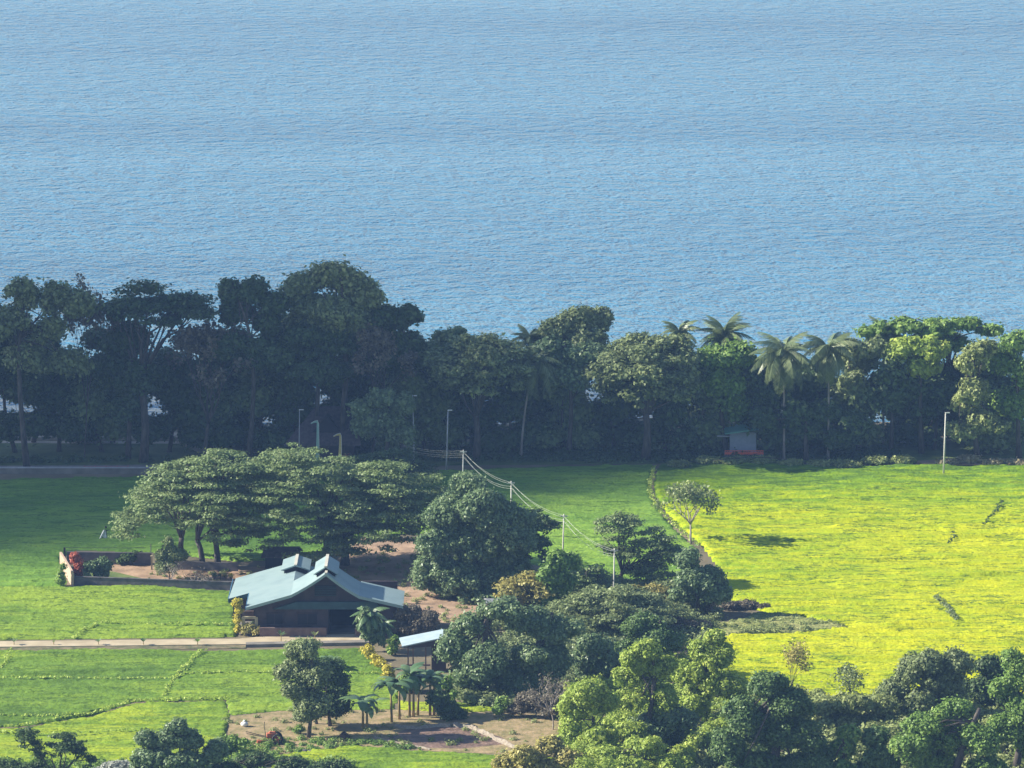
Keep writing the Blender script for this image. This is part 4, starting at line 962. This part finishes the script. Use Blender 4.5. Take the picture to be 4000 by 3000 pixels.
for i, (xx, lab, cl) in enumerate(((55, 'wide young banana seedling at the left edge of the lane', L_BAN), (210, 'tiny upright sprout on the lane edge beside the wide seedling', L_GREEN), (385, 'short dark seedling midway along the lane', L_BAN),
                                   (560, 'thin seedling on the lane edge right of the lane middle', L_BAN), (772, 'bright yellow green banana seedling on the lane near the house', L_GREEN), (1098, 'tallest seedling on the lane in front of the porch wall', L_BAN), (1230, 'small dry seedling above the olive garden tree', L_OLIVE))):
    B = P(xx, 2522 - (12 if xx > 900 else 0)); o = empty('lane_seedling', B, lab, 'seedling', 'seedlings planted along the lane'); rng = np.random.RandomState(50 + i)
    MB().tube([(0, 0, 0), (0, 0, .35 if xx < 1000 else .7)], .04, 5).build('stem', BARKB, o)
    hz = .35 if xx < 1000 else .65; n = 7; V = []; Fc = []
    for k in range(n):
        a = k * 2.4; e = .5 + .5 * rng.rand(); L = (.55 if i != 1 else .25) * (1.3 if xx > 1000 else 1)
        d = np.array([math.cos(a)*math.cos(e), math.sin(a)*math.cos(e), math.sin(e)]); sdd = np.array([-math.sin(a), math.cos(a), 0]) * .11; c = np.array([0, 0, hz])
        j = len(V); V += [c, c + d*L*.5 + sdd, c + d*L*.95 - [0, 0, .06], c + d*L*.5 - sdd]; Fc.append((j, j+1, j+2, j+3))
    link('leaves', mesh_np('seedling_leaves', V, Fc, cl, rng.rand(n)), o)

# fan palm by the house
def fanpalm(label, base, hubpx, L, seed):
    rng = np.random.RandomState(900 + seed); B = P(*base); h = W(hubpx[0], hubpx[1], B.y) - B
    o = empty('areca_palm', B, label, 'palm', None)
    MB().tube([(0, 0, 0), (h.x*.5, 0, h.z*.5), (h.x, 0, h.z)], [.14, .11, .09], 7).build('trunk', BARK, o, smooth=True)
    for k in range(16):
        q = link('frond', frond_mesh(L * (.8 + .3*rng.rand()), .9 + .8*(k/16), rng, .34, L_BAN), o, h); q.rotation_euler = (0, -(1.15 - 1.5*k/16)*.75, 2.4*k)
fanpalm('bushy drooping palm at the right corner of the house apron', (1450,2545), (1445,2400), 1.9, 1)
bush('shrub', 'leafy green shrub wrapped round the drooping palm at the house corner', 'shrub', (1455,2548), [(1432,2395,28,30),(1420,2440,26,30),(1455,2440,36,40),(1440,2490,36,34),(1475,2500,30,30)], L_VINE, .24, .32)
fanpalm('shorter palm crowded behind the drooping one by the house', (1500,2530), (1500,2440), 1.5, 2)

# foreground left
umbrella('small_acacia', 'small layered acacia at the bottom left corner', 'tree', (240,3080), [(55,150,2845,2880),(100,180,2900,2940),(180,330,2880,2915),(280,345,2918,2940),(320,385,2945,2965)], disc=.55, dens=3.0, cover=1.1, mat=L_DARK, leaf=.22, r0=.13, fork=1.2, limbs=9, tiers=2)
bush('low_bush', 'dark low bush spreading under the small acacia at the bottom left', 'bush', (60,3060), [(30,3000,110,40),(150,3010,80,30)], L_DARK, .24, .4)
tree('leafy_bush', 'large rounded green bush left of the worked earth', 'bush', (690,3080), [(700,2830,50,40),(570,2880,55,40),(650,2890,70,50),(740,2900,60,50),(600,2950,90,60),(720,2970,110,70),(840,2940,60,50),(560,3010,60,50)], L_VINE, .27, .42, 1.05, r0=.12, bushy=True, dens=1.4)
bush('leafy_bush', 'small broad leaved bush between the large bush and the tiller', 'bush', (930,2950), [(900,2905,40,30),(950,2900,30,26),(870,2950,60,36)], L_GREEN, .26, .36)
bush('low_hedge', 'low dark leafy hedge running along the bottom edge', 'hedge', (1050,3060), [(880,2990,90,36),(1000,2985,90,30),(1130,2990,90,32),(1260,2995,80,26),(1330,2985,40,22)], L_DARK, .24, .38, limbs=12)
B = P(470, 3050); rg = np.random.RandomState(8); n = 60
Cc = np.stack([rg.uniform(-2.2, 2.2, n), rg.uniform(-1.2, 1.2, n), np.zeros(n)], 1); Cc[:, 2] = 1.45 * np.sqrt(np.clip(1 - (Cc[:, 0]/2.4)**2 - (Cc[:, 1]/1.5)**2, .02, 1))
v, f, t = clump_leaves(Cc, np.full(n, .4), .22, 1.0, rg, .6); o = empty('hay_heap', B, 'pale grey straw heap between the small acacia and the large bush', 'straw heap'); link('straw', mesh_np('straw', v, f, leafmat('grey straw', (.30,.32,.27), (.42,.44,.38), (.52,.54,.48)), t), o)
MB().ball((0, 0, -.1), 1.3, 12, 8, .9).build('core', m_tan, o)

# ------------------------------------------------------------------ HAND TRACTOR, dark stump, sack, net
m_tred = surf('rusty red metal', (.420,.110,.060), (.520,.170,.090), 3, .6)
m_rub = surf('rubber', (.020,.020,.022), (.035,.035,.035), 2, .8)
B = P(1062, 2905); ht = empty('hand_tractor', B, 'red two wheeled hand tractor with long dark handles on the bare earth', 'hand tractor', None, .15)
MB().box(-.45, .35, -.22, .22, .55, .95).prism_y([(-.45, .5), (.4, .5), (.3, 1.05), (-.2, 1.1)], -.16, .16).build('engine', m_tred, ht, bevel=.03)
for sy in (-.42, .42):
    V = []; n = 18
    wb = MB()
    wb.tube([(.45 + .42*math.cos(2*math.pi*i/n), sy, .45 + .42*math.sin(2*math.pi*i/n)) for i in range(n+1)], .10, 6)
    w = wb.build('wheel', m_rub, ht)
    hb = MB(); hb.tube([(.45, sy - .05, .45), (.45, sy + .05, .45)], .10, 8)
    for i in range(5): hb.tube([(.45, sy, .45), (.45 + .36*math.cos(1.257*i), sy, .45 + .36*math.sin(1.257*i))], .03, 4)
    hb.build('hub', m_tred, w)
MB().tube([(.45, -.42, .45), (.45, .42, .45)], .04, 6).build('axle', m_rub, ht)
for sy in (-.2, .2): MB().tube([(-.3, sy, .6), (-1.0, sy, .75), (-1.9, sy*1.6, 1.0), (-2.2, sy*1.6, 1.05)], .035, 6).build('handlebar', m_rub, ht)
MB().tube([(-.5, 0, .6), (-.65, 0, 1.6), (-.6, 0, 1.95)], .03, 5).build('gear_lever', m_rub, ht)
MB().box(-1.3, -.5, -.05, .05, .25, .35).prism_y([(-1.3, .0), (-.9, .0), (-1.0, .35), (-1.25, .35)], -.2, .2).build('plough', m_tred, ht)
MB().box(-.6, -.2, -.3, .3, .12, .3).build('skid', m_wall, ht)
B = P(1343, 2892); rg = np.random.RandomState(11); f = MB(); f.ball((0, 0, .3), .42, 9, 7, 1.1); f.ball((.25, .1, .22), .35, 8, 6, .9); f.v = [(x + rg.normal()*.04, y + rg.normal()*.04, max(z, -.02)) for x, y, z in f.v]
tag(f.build('stump', surf('dark stump', (.045,.030,.030), (.090,.060,.055), 4, .95, .05), loc=B), 'dark squat tree stump right of the olive garden tree', 'stump')
B = P(955, 2838); f = MB(); f.ball((0, 0, .22), .34, 10, 7, .7); f.ball((.0, 0, .5), .12, 8, 5, .8); tag(f.build('white_sack', m_white, loc=B, smooth=True), 'white tied sack at the left edge of the bare earth', 'sack')
B = P(1190, 2940); f = MB(); f.ball((0, 0, .12), .3, 9, 6, .6); f.ball((.5, 0, .10), .28, 9, 6, .5); f.ball((1.0, .1, .1), .26, 9, 6, .5); tag(f.build('rock_pile', m_dwall, loc=B), 'low row of dark stones in the grass below the olive garden tree', 'stones')
# white net round the pond
m_net = surf('pale net', (.200,.160,.120), (.320,.280,.220), 5, .9, .05)
def net(label, pix, w, h, seed):
    rng = np.random.RandomState(seed); pts = [P(*p) for p in pix]; q = []
    for a, b in zip(pts[:-1], pts[1:]): q += [a.lerp(b, t) for t in np.linspace(0, 1, 8)[:-1]]
    q.append(pts[-1]); o0 = q[0].copy(); V = []; Fc = []; n = len(q)
    for i, p in enumerate(q):
        hh = h * (.4 + .8 * rng.rand()); p = p - o0
        for j in range(6):
            u = j / 5; V.append((p.x + rng.normal()*.05, p.y + (u - .5) * w, .02 + hh * math.sin(math.pi * u)**1.3 + rng.rand() * .05 * (0 < j < 5)))
    for i in range(n-1):
        for j in range(5): Fc.append((i*6+j, (i+1)*6+j, (i+1)*6+j+1, i*6+j+1))
    o = MB().add(V, Fc).build('fishing_net', m_net, loc=o0); o.modifiers.new('s', 'SOLIDIFY').thickness = .02; sd_ = o.modifiers.new('b', 'SUBSURF'); sd_.levels = sd_.render_levels = 2
    return tag(o, label, 'net', 'pale nets heaped round the mud pond')
net('pale net heaped along the right bank of the mud pond', [(1770,2835),(1830,2838),(1880,2862),(1940,2890),(2020,2925)], 1.2, .35, 1)
net('thin pale net lying along the left bank of the mud pond', [(1460,2880),(1520,2895),(1600,2912),(1680,2928)], .5, .12, 2)
net('grey net strip behind the mud pond under the banana plants', [(1540,2838),(1620,2846),(1700,2838),(1760,2836)], .8, .22, 3)

# ------------------------------------------------------------------ SHORE TREE BELT
SG = 'trees of the shore belt'
def far(name, label, base, lobes, mat=L_DARK, **kw):
    kw.setdefault('leaf', .48); kw.setdefault('clump', 1.0); kw.setdefault('cover', .95)
    return tree(name, label, 'tree', base, lobes, mat, group=SG, **kw)
far('tall_tree', 'tallest olive tree with a pale double trunk at the far left of the shore', (105,1822), [(80,1130,110,80),(200,1150,100,80),(60,1250,130,80),(200,1270,110,70),(300,1200,90,90),(110,1390,140,80),(270,1400,120,80)], L_OLIVE, r0=.32, bark=BARK, cover=.6, dens=1.0, shell=(.4, 1), limbs=26)
bare('thin_crowned_tree', 'thin crowned half bare tree right of the tallest olive tree', 'tree', (330,1800), 1095, 150, L_BROWN, 2600, .42, SG, .28, nb=7, depth=6)
far('shore_tree', 'dark tree cut by the left edge of the picture on the shore', (-60,1795), [(-60,1250,120,120),(-40,1420,120,110),(-80,1600,100,90)], r0=.35)
umbrella('umbrella_tree', 'dark umbrella crowned shore tree with sea showing under its right side', 'tree', (560,1805), [(410,720,1112,1230),(560,860,1150,1215)], disc=1.5, dens=2.2, mat=L_DARK, leaf=.45, r0=.4, fork=9, limbs=12, tiers=2, group=SG, thick=.35)
far('shore_tree', 'dark dense body of leaves under the umbrella crowned tree', (500,1792), [(500,1330,120,90),(460,1450,110,100),(560,1460,120,110),(500,1580,130,80)], cover=.8)
far('pointed_tree', 'blackish tree with a pointed lumpy top beside the umbrella crowned tree', (970,1800), [(900,1150,60,60),(985,1140,70,55),(1060,1180,60,60),(930,1240,90,70),(1040,1270,80,70),(900,1340,120,80),(1040,1370,110,80)], clump=.8, cover=1.2)
bare('bare_shore_tree', 'brownish leafless tree below the pointed dark tree', 'tree', (800,1802), 1260, 200, L_BROWN, 3200, .45, SG, .32, nb=8, depth=6)
far('big_shore_tree', 'highest broad olive topped tree at the centre left of the shore', (1330,1795), [(1180,1110,80,60),(1290,1080,90,55),(1380,1110,90,60),(1440,1160,70,60),(1200,1190,100,60),(1330,1190,130,70),(1180,1270,110,70),(1340,1270,130,70),(1440,1260,90,60)], L_OLIVE, r0=.4, clump=1.0, cover=1.05, dens=1.5, limbs=18)
far('shore_tree', 'layered dark green tree under the broad olive topped one', (1230,1790), [(1190,1290,150,70),(1330,1310,150,70),(1120,1380,120,70),(1260,1400,160,80)], flat=.6)
far('shore_tree', 'shoulder shaped dark tree sloping down to the sea at the centre left', (1570,1788), [(1500,1230,90,50),(1590,1250,70,60),(1470,1310,90,70),(1600,1350,80,80),(1540,1400,110,90)], clump=.9)
bare('bare_shore_tree', 'grey violet leafless tree in the middle of the centre left trees', 'tree', (1450,1800), 1270, 170, L_BROWN, 3000, .45, SG, .28, nb=8, depth=6)
tree('leafy_beach_tree', 'light green leafy tree standing in front of the dark belt behind the rain trees', 'tree', (1500,1820), [(1490,1560,80,50),(1410,1600,50,50),(1570,1570,60,45),(1420,1670,60,60),(1500,1660,110,80),(1570,1680,80,60)], L_PALE, .42, .6, .95, SG, r0=.25, dens=1.4)
far('low_cluster_tree', 'small pale leaved tree top poking above the belt left of the leaning palm', (1780,1760), [(1780,1300,45,28),(1730,1320,40,24),(1810,1340,40,40),(1760,1380,60,50)], L_VINE, clump=.6, cover=.8)
umbrella('shore_acacia', 'wide dull brown green acacia left of the leaning palm', 'tree', (1860,1800), [(1650,2080,1300,1420),(1680,2060,1380,1480)], disc=1.3, dens=2.2, mat=L_OLIVE, leaf=.45, r0=.35, fork=5, limbs=10, tiers=3, group=SG, thick=.4)
far('dome_tree', 'olive dome shaped tree top standing alone against the sea', (2250,1745), [(2190,1260,80,55),(2270,1235,90,50),(2340,1255,60,50),(2170,1320,70,50),(2280,1310,110,50)], L_OLIVE, clump=.7, cover=1.3, dens=1.7, leaf=.42)
far('shore_tree', 'green leafy tree just below the olive dome', (2220,1775), [(2150,1370,80,60),(2260,1380,110,60),(2350,1390,80,50),(2200,1450,120,60)], L_VINE, flat=.6)
umbrella('shore_acacia', 'broadest brown green acacia crown at the centre of the shore', 'tree', (2520,1795), [(2280,2770,1295,1450),(2320,2740,1380,1520)], disc=1.4, dens=2.2, mat=L_OLIVE, leaf=.45, r0=.4, fork=5, limbs=12, tiers=3, group=SG, thick=.4)
far('shore_tree', 'round dark tree with bright green top left of the tall palms', (2840,1775), [(2790,1390,90,50),(2890,1390,80,50),(2830,1480,120,90),(2880,1580,90,90)], L_GREEN, clump=.9)
far('broad_tree', 'spreading bright topped tree along the skyline at the far right', (3620,1740), [(3420,1290,90,45),(3540,1265,90,40),(3660,1270,100,42),(3780,1275,80,40),(3870,1295,60,26),(3480,1350,110,50),(3700,1350,130,60)], L_GREEN, clump=.8, cover=.9, flat=.6, r0=.4, limbs=16)
far('shore_tree', 'yellow green round crowned tree under the spreading tree', (3600,1770), [(3560,1350,70,40),(3640,1360,60,50),(3500,1380,60,40),(3600,1430,110,60)], L_LIME, clump=.7)
far('shore_tree', 'tree with a few yellowed leaf clumps right of the last palm', (3360,1765), [(3330,1350,70,45),(3410,1370,60,45),(3360,1430,110,60),(3310,1520,90,90)], L_OLIVE, clump=.7)
far('tawny_tree', 'tall tawny leaved tree behind the pole at the far right', (3820,1800), [(3830,1360,70,35),(3790,1430,60,50),(3800,1520,70,60),(3770,1590,60,50),(3840,1640,90,60),(3760,1680,70,45)], L_SCRUB, clump=.6, cover=.9, leaf=.42)
far('shore_tree', 'dark green tree filling the right edge of the shore belt', (3980,1795), [(3980,1330,90,50),(3930,1430,80,60),(4020,1450,90,90),(3960,1600,110,100)], L_GREEN, clump=.9)
# the darker second row under the crowns
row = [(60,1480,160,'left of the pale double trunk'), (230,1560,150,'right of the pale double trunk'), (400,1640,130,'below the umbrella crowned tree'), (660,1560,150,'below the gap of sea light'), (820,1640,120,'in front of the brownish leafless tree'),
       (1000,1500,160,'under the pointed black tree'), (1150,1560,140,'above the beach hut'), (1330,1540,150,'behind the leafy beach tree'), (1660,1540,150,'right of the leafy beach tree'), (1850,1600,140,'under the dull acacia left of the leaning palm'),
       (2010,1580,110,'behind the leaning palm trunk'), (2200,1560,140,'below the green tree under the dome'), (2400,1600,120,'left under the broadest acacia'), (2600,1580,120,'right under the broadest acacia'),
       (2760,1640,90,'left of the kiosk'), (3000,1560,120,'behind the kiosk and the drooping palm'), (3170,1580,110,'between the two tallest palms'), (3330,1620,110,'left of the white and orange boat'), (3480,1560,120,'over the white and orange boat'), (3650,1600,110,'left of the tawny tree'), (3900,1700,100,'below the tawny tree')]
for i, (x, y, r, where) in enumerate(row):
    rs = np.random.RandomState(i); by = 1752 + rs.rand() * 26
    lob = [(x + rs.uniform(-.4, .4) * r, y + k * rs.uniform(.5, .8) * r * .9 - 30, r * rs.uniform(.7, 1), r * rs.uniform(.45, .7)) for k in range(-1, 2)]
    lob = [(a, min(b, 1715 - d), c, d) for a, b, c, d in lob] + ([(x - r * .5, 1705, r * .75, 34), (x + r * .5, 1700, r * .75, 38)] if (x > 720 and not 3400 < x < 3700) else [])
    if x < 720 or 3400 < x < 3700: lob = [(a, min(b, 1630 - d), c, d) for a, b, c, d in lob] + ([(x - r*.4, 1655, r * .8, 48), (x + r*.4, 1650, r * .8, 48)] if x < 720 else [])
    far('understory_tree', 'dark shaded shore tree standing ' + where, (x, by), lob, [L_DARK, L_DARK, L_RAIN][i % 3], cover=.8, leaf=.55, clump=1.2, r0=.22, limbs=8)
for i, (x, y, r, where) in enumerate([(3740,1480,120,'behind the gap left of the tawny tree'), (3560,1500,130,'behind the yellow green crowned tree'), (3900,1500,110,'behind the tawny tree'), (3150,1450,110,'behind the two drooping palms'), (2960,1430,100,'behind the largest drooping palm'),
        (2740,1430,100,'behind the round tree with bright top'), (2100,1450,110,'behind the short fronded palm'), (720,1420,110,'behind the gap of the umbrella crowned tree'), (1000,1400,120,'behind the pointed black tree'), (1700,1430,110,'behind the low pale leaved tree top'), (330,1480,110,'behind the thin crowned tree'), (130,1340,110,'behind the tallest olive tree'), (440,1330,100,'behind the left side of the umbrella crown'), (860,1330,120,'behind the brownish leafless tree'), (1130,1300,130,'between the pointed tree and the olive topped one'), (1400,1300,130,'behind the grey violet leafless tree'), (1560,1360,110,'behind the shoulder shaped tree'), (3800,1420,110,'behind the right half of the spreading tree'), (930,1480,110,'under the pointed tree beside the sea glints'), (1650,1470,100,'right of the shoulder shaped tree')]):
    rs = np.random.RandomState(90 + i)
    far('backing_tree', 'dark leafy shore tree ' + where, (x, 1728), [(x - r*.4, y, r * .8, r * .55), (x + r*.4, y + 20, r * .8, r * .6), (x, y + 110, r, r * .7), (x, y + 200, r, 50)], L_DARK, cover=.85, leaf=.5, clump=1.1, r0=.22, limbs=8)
def scatter(name, label, pix, n, h, mat, leaf=.26, rad=.45, seed=0):
    rng = np.random.RandomState(seed); pts = poly(pix); xs = [p.x for p in pts]; ys = [p.y for p in pts]
    X = rng.uniform(min(xs), max(xs), n * 6); Y = rng.uniform(min(ys), max(ys), n * 6); k = in_poly(X, Y, pts)
    X, Y = X[k][:n], Y[k][:n]; hh = h * np.clip(.25 + 1.5 * (fbm(X * .25, Y * .25, seed, 3) - .2), .1, 1.6)
    C = np.stack([X, Y, hh * (.5 + .5 * rng.rand(len(X)))], 1)
    v, f, t = clump_leaves(C, rad * (.5 + rng.rand(len(X))), leaf, .75, rng, .85, .4)
    return tag(link(name, mesh_np(name, v, f, mat, t)), label, 'undergrowth', kind='stuff')
scatter('undergrowth', 'tangled green undergrowth between the thicket trees at the lower right', [(2700,2950),(2860,2760),(3050,2720),(3350,2760),(3600,2800),(4200,2720),(4200,3200),(2250,3200)], 1700, 1.5, L_SCRUB, .3, .6, 1)
scatter('undergrowth', 'olive scrub growing between the middle trees and acacias', [(1960,2410),(2060,2300),(2250,2270),(2480,2290),(2700,2300),(2820,2400),(2760,2520),(2560,2560),(2420,2640),(2240,2760),(1990,2790),(1770,2740),(1760,2660),(1850,2450)], 1300, .9, L_OLIVE, .26, .5, 2)
scatter('undergrowth', 'low green weeds along the bottom edge left of the bright grass', [(-200,2985),(480,2985),(700,2960),(1050,2965),(1400,2985),(1400,3100),(-200,3100)], 500, .6, L_GREEN, .22, .4, 3)
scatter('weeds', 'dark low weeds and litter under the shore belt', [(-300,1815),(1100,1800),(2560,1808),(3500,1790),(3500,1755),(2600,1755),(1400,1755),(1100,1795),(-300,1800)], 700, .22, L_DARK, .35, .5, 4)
scatter('undergrowth', 'lime green creeper growth heaped between the lime mounds', [(2200,2990),(2210,2760),(2300,2700),(2440,2640),(2600,2620),(2800,2640),(2900,2760),(2880,2900),(2700,3000),(2700,3200),(2200,3200)], 900, 3.0, L_LIME, .26, .5, 11)
scatter('undergrowth', 'weedy tufts ringing the bare worked earth and the mud pond', [(880,2800),(1100,2775),(1500,2765),(2100,2785),(2350,2860),(2250,2960),(1700,2935),(1350,2915),(1050,2950),(870,2930)], 110, .10, L_SCRUB, .16, .28, 12)
scatter('litter', 'fallen leaves and low weeds on the dirt yard round the house', [(560,2270),(900,2300),(1590,2385),(1800,2450),(1980,2400),(1800,2330),(1660,2300),(1600,2180),(1420,2110),(1300,2200),(960,2220),(600,2215)], 150, .08, L_SCRUB, .16, .3, 17)
scatter('undergrowth', 'low tufts on the weedy strip jutting into the yellow field', [(2760,2484),(2740,2440),(2850,2440),(2950,2405),(3120,2415),(3230,2440),(3330,2462),(3180,2475),(2950,2478)], 160, .45, L_SCRUB, .2, .35, 14)
scatter('undergrowth', 'green weeds creeping over the edge of the worked earth', [(880,2905),(1050,2885),(1350,2890),(1500,2900),(1700,2935),(1350,2925),(1050,2955),(870,2945)], 170, .12, L_GREEN, .16, .3, 15)
far('shore_tree', 'low dark spreading tree hiding the trunks of the two drooping palms', (3150,1796), [(2990,1640,80,60),(3110,1610,90,70),(3230,1620,90,70),(3330,1650,80,60),(3150,1700,140,50),(3280,1710,90,40)], L_DARK, clump=.8, depth=.4)
# coconut palms
palm('leaning coconut palm with a bare pale trunk in the centre of the belt', (2035,1790), (2082,1420), 4.0, 28, seed=1, up=-.1)
palm('small pale coconut palm at the skyline right of the broadest acacia', (2655,1735), (2655,1300), 2.4, 24, seed=2, up=.2)
palm('tall coconut palm with its crown wholly above the belt', (2840,1735), (2832,1322), 3.8, 30, seed=3, up=.45)
palm('largest drooping coconut palm right behind the kiosk', (3062,1796), (3062,1385), 4.2, 34, seed=4, up=.05)
palm('drooping coconut palm right of the largest one', (3235,1792), (3238,1370), 3.8, 30, seed=5, up=.05)
palm('coconut palm whose fronds show in the left of the spreading tree', (3450,1740), (3450,1310), 2.8, 24, seed=6, up=.3)
palm('short fronded palm crown beside the leaning palm', (2075,1740), (2072,1330), 2.4, 22, seed=7, up=.3)
# dry grass along the far right edge of the field
bush('dry_grass', 'tan dry grass along the far right field edge', 'grass', (3830,1812), [(x, 1800, 50, 4) for x in range(3700, 4080, 90)], L_STRAW, .3, .3, limbs=4)
bush('dry_grass', 'dull olive grass ridge along the far field edge left of the pole', 'grass', (3200,1818), [(x, 1808, 60, 5) for x in range(2650, 3560, 110)], L_SCRUB, .3, .3, limbs=4)

# ------------------------------------------------------------------ SHADOW CLOUD (out of view to the left, added to shade the far end) and AIR
H = 850.0; dv = SUN_TO * (H / SUN_TO.z)
shadow = [(-140,474),(-80,494),(-51,504),(0,531),(14,543),(26,562),(38,585),(45,600),(20,612),(-100,612),(-210,600),(-210,500)]
cx = sum(p[0] for p in shadow)/len(shadow) ; cy = sum(p[1] for p in shadow)/len(shadow)
rg = np.random.RandomState(3)
NXc, NYc = 90, 90
X, Y = np.meshgrid(np.linspace(-220, 60, NXc), np.linspace(470, 640, NYc))
def dist_in(X, Y, pts):
    d = np.full(X.shape, 1e9); n = len(pts)
    for i in range(n):
        a = np.array(pts[i], float); b = np.array(pts[(i+1) % n], float); ab = b - a
        t = np.clip(((X-a[0])*ab[0] + (Y-a[1])*ab[1]) / (ab @ ab), 0, 1); d = np.minimum(d, np.hypot(X-a[0]-t*ab[0], Y-a[1]-t*ab[1]))
    return d
ins = in_poly(X, Y, shadow); d = dist_in(X, Y, shadow); d = d * ins
keep = ins[:-1, :-1] & ins[1:, :-1] & ins[:-1, 1:] & ins[1:, 1:]
keep &= rg.rand(*keep.shape) < np.clip(d[:-1, :-1] / 20, 0, 1)**.8  # holes near the rim soften the edge of the cast shadow
bump_ = fbm(X*.05, Y*.05, 5, 4)
zt = np.clip(np.sqrt(d * 6), 0, 45) * (.5 + bump_); zb_ = -np.clip(np.sqrt(d * 1.5), 0, 14) * (.5 + fbm(X*.07, Y*.07, 8, 3))
idx = np.arange(X.size).reshape(X.shape); f0 = np.stack([idx[:-1, :-1], idx[:-1, 1:], idx[1:, 1:], idx[1:, :-1]], -1)[keep]
vt = np.stack([X + dv.x, Y + dv.y, zt + H], -1).reshape(-1, 3); vb = np.stack([X + dv.x, Y + dv.y, zb_ + H], -1).reshape(-1, 3)
me = mesh_np('shadow_cloud', np.vstack([vt, vb]), np.vstack([f0, f0[:, ::-1] + X.size]), surf('shadow_cloud', (.8,.8,.82), (.9,.9,.9), .02, 1.0, spec=0), smooth=True)
o = link('shadow_cloud', me); o['kind'] = 'structure'

m, nt, out = new_mat('sea haze')
pv = N(nt, 'ShaderNodeVolumePrincipled'); pv.inputs['Density'].default_value = .00013; pv.inputs['Color'].default_value = (.30, .52, 1.0, 1); pv.inputs['Anisotropy'].default_value = 0.0
nt.links.new(pv.outputs[0], out.inputs['Volume'])
o = MB().box(-1600, 1600, -160, 2700, -4.5, 116).build('haze', m); o['kind'] = 'stuff'; tag(o, 'thin bluish sea haze over the whole bay', 'haze', kind='stuff')
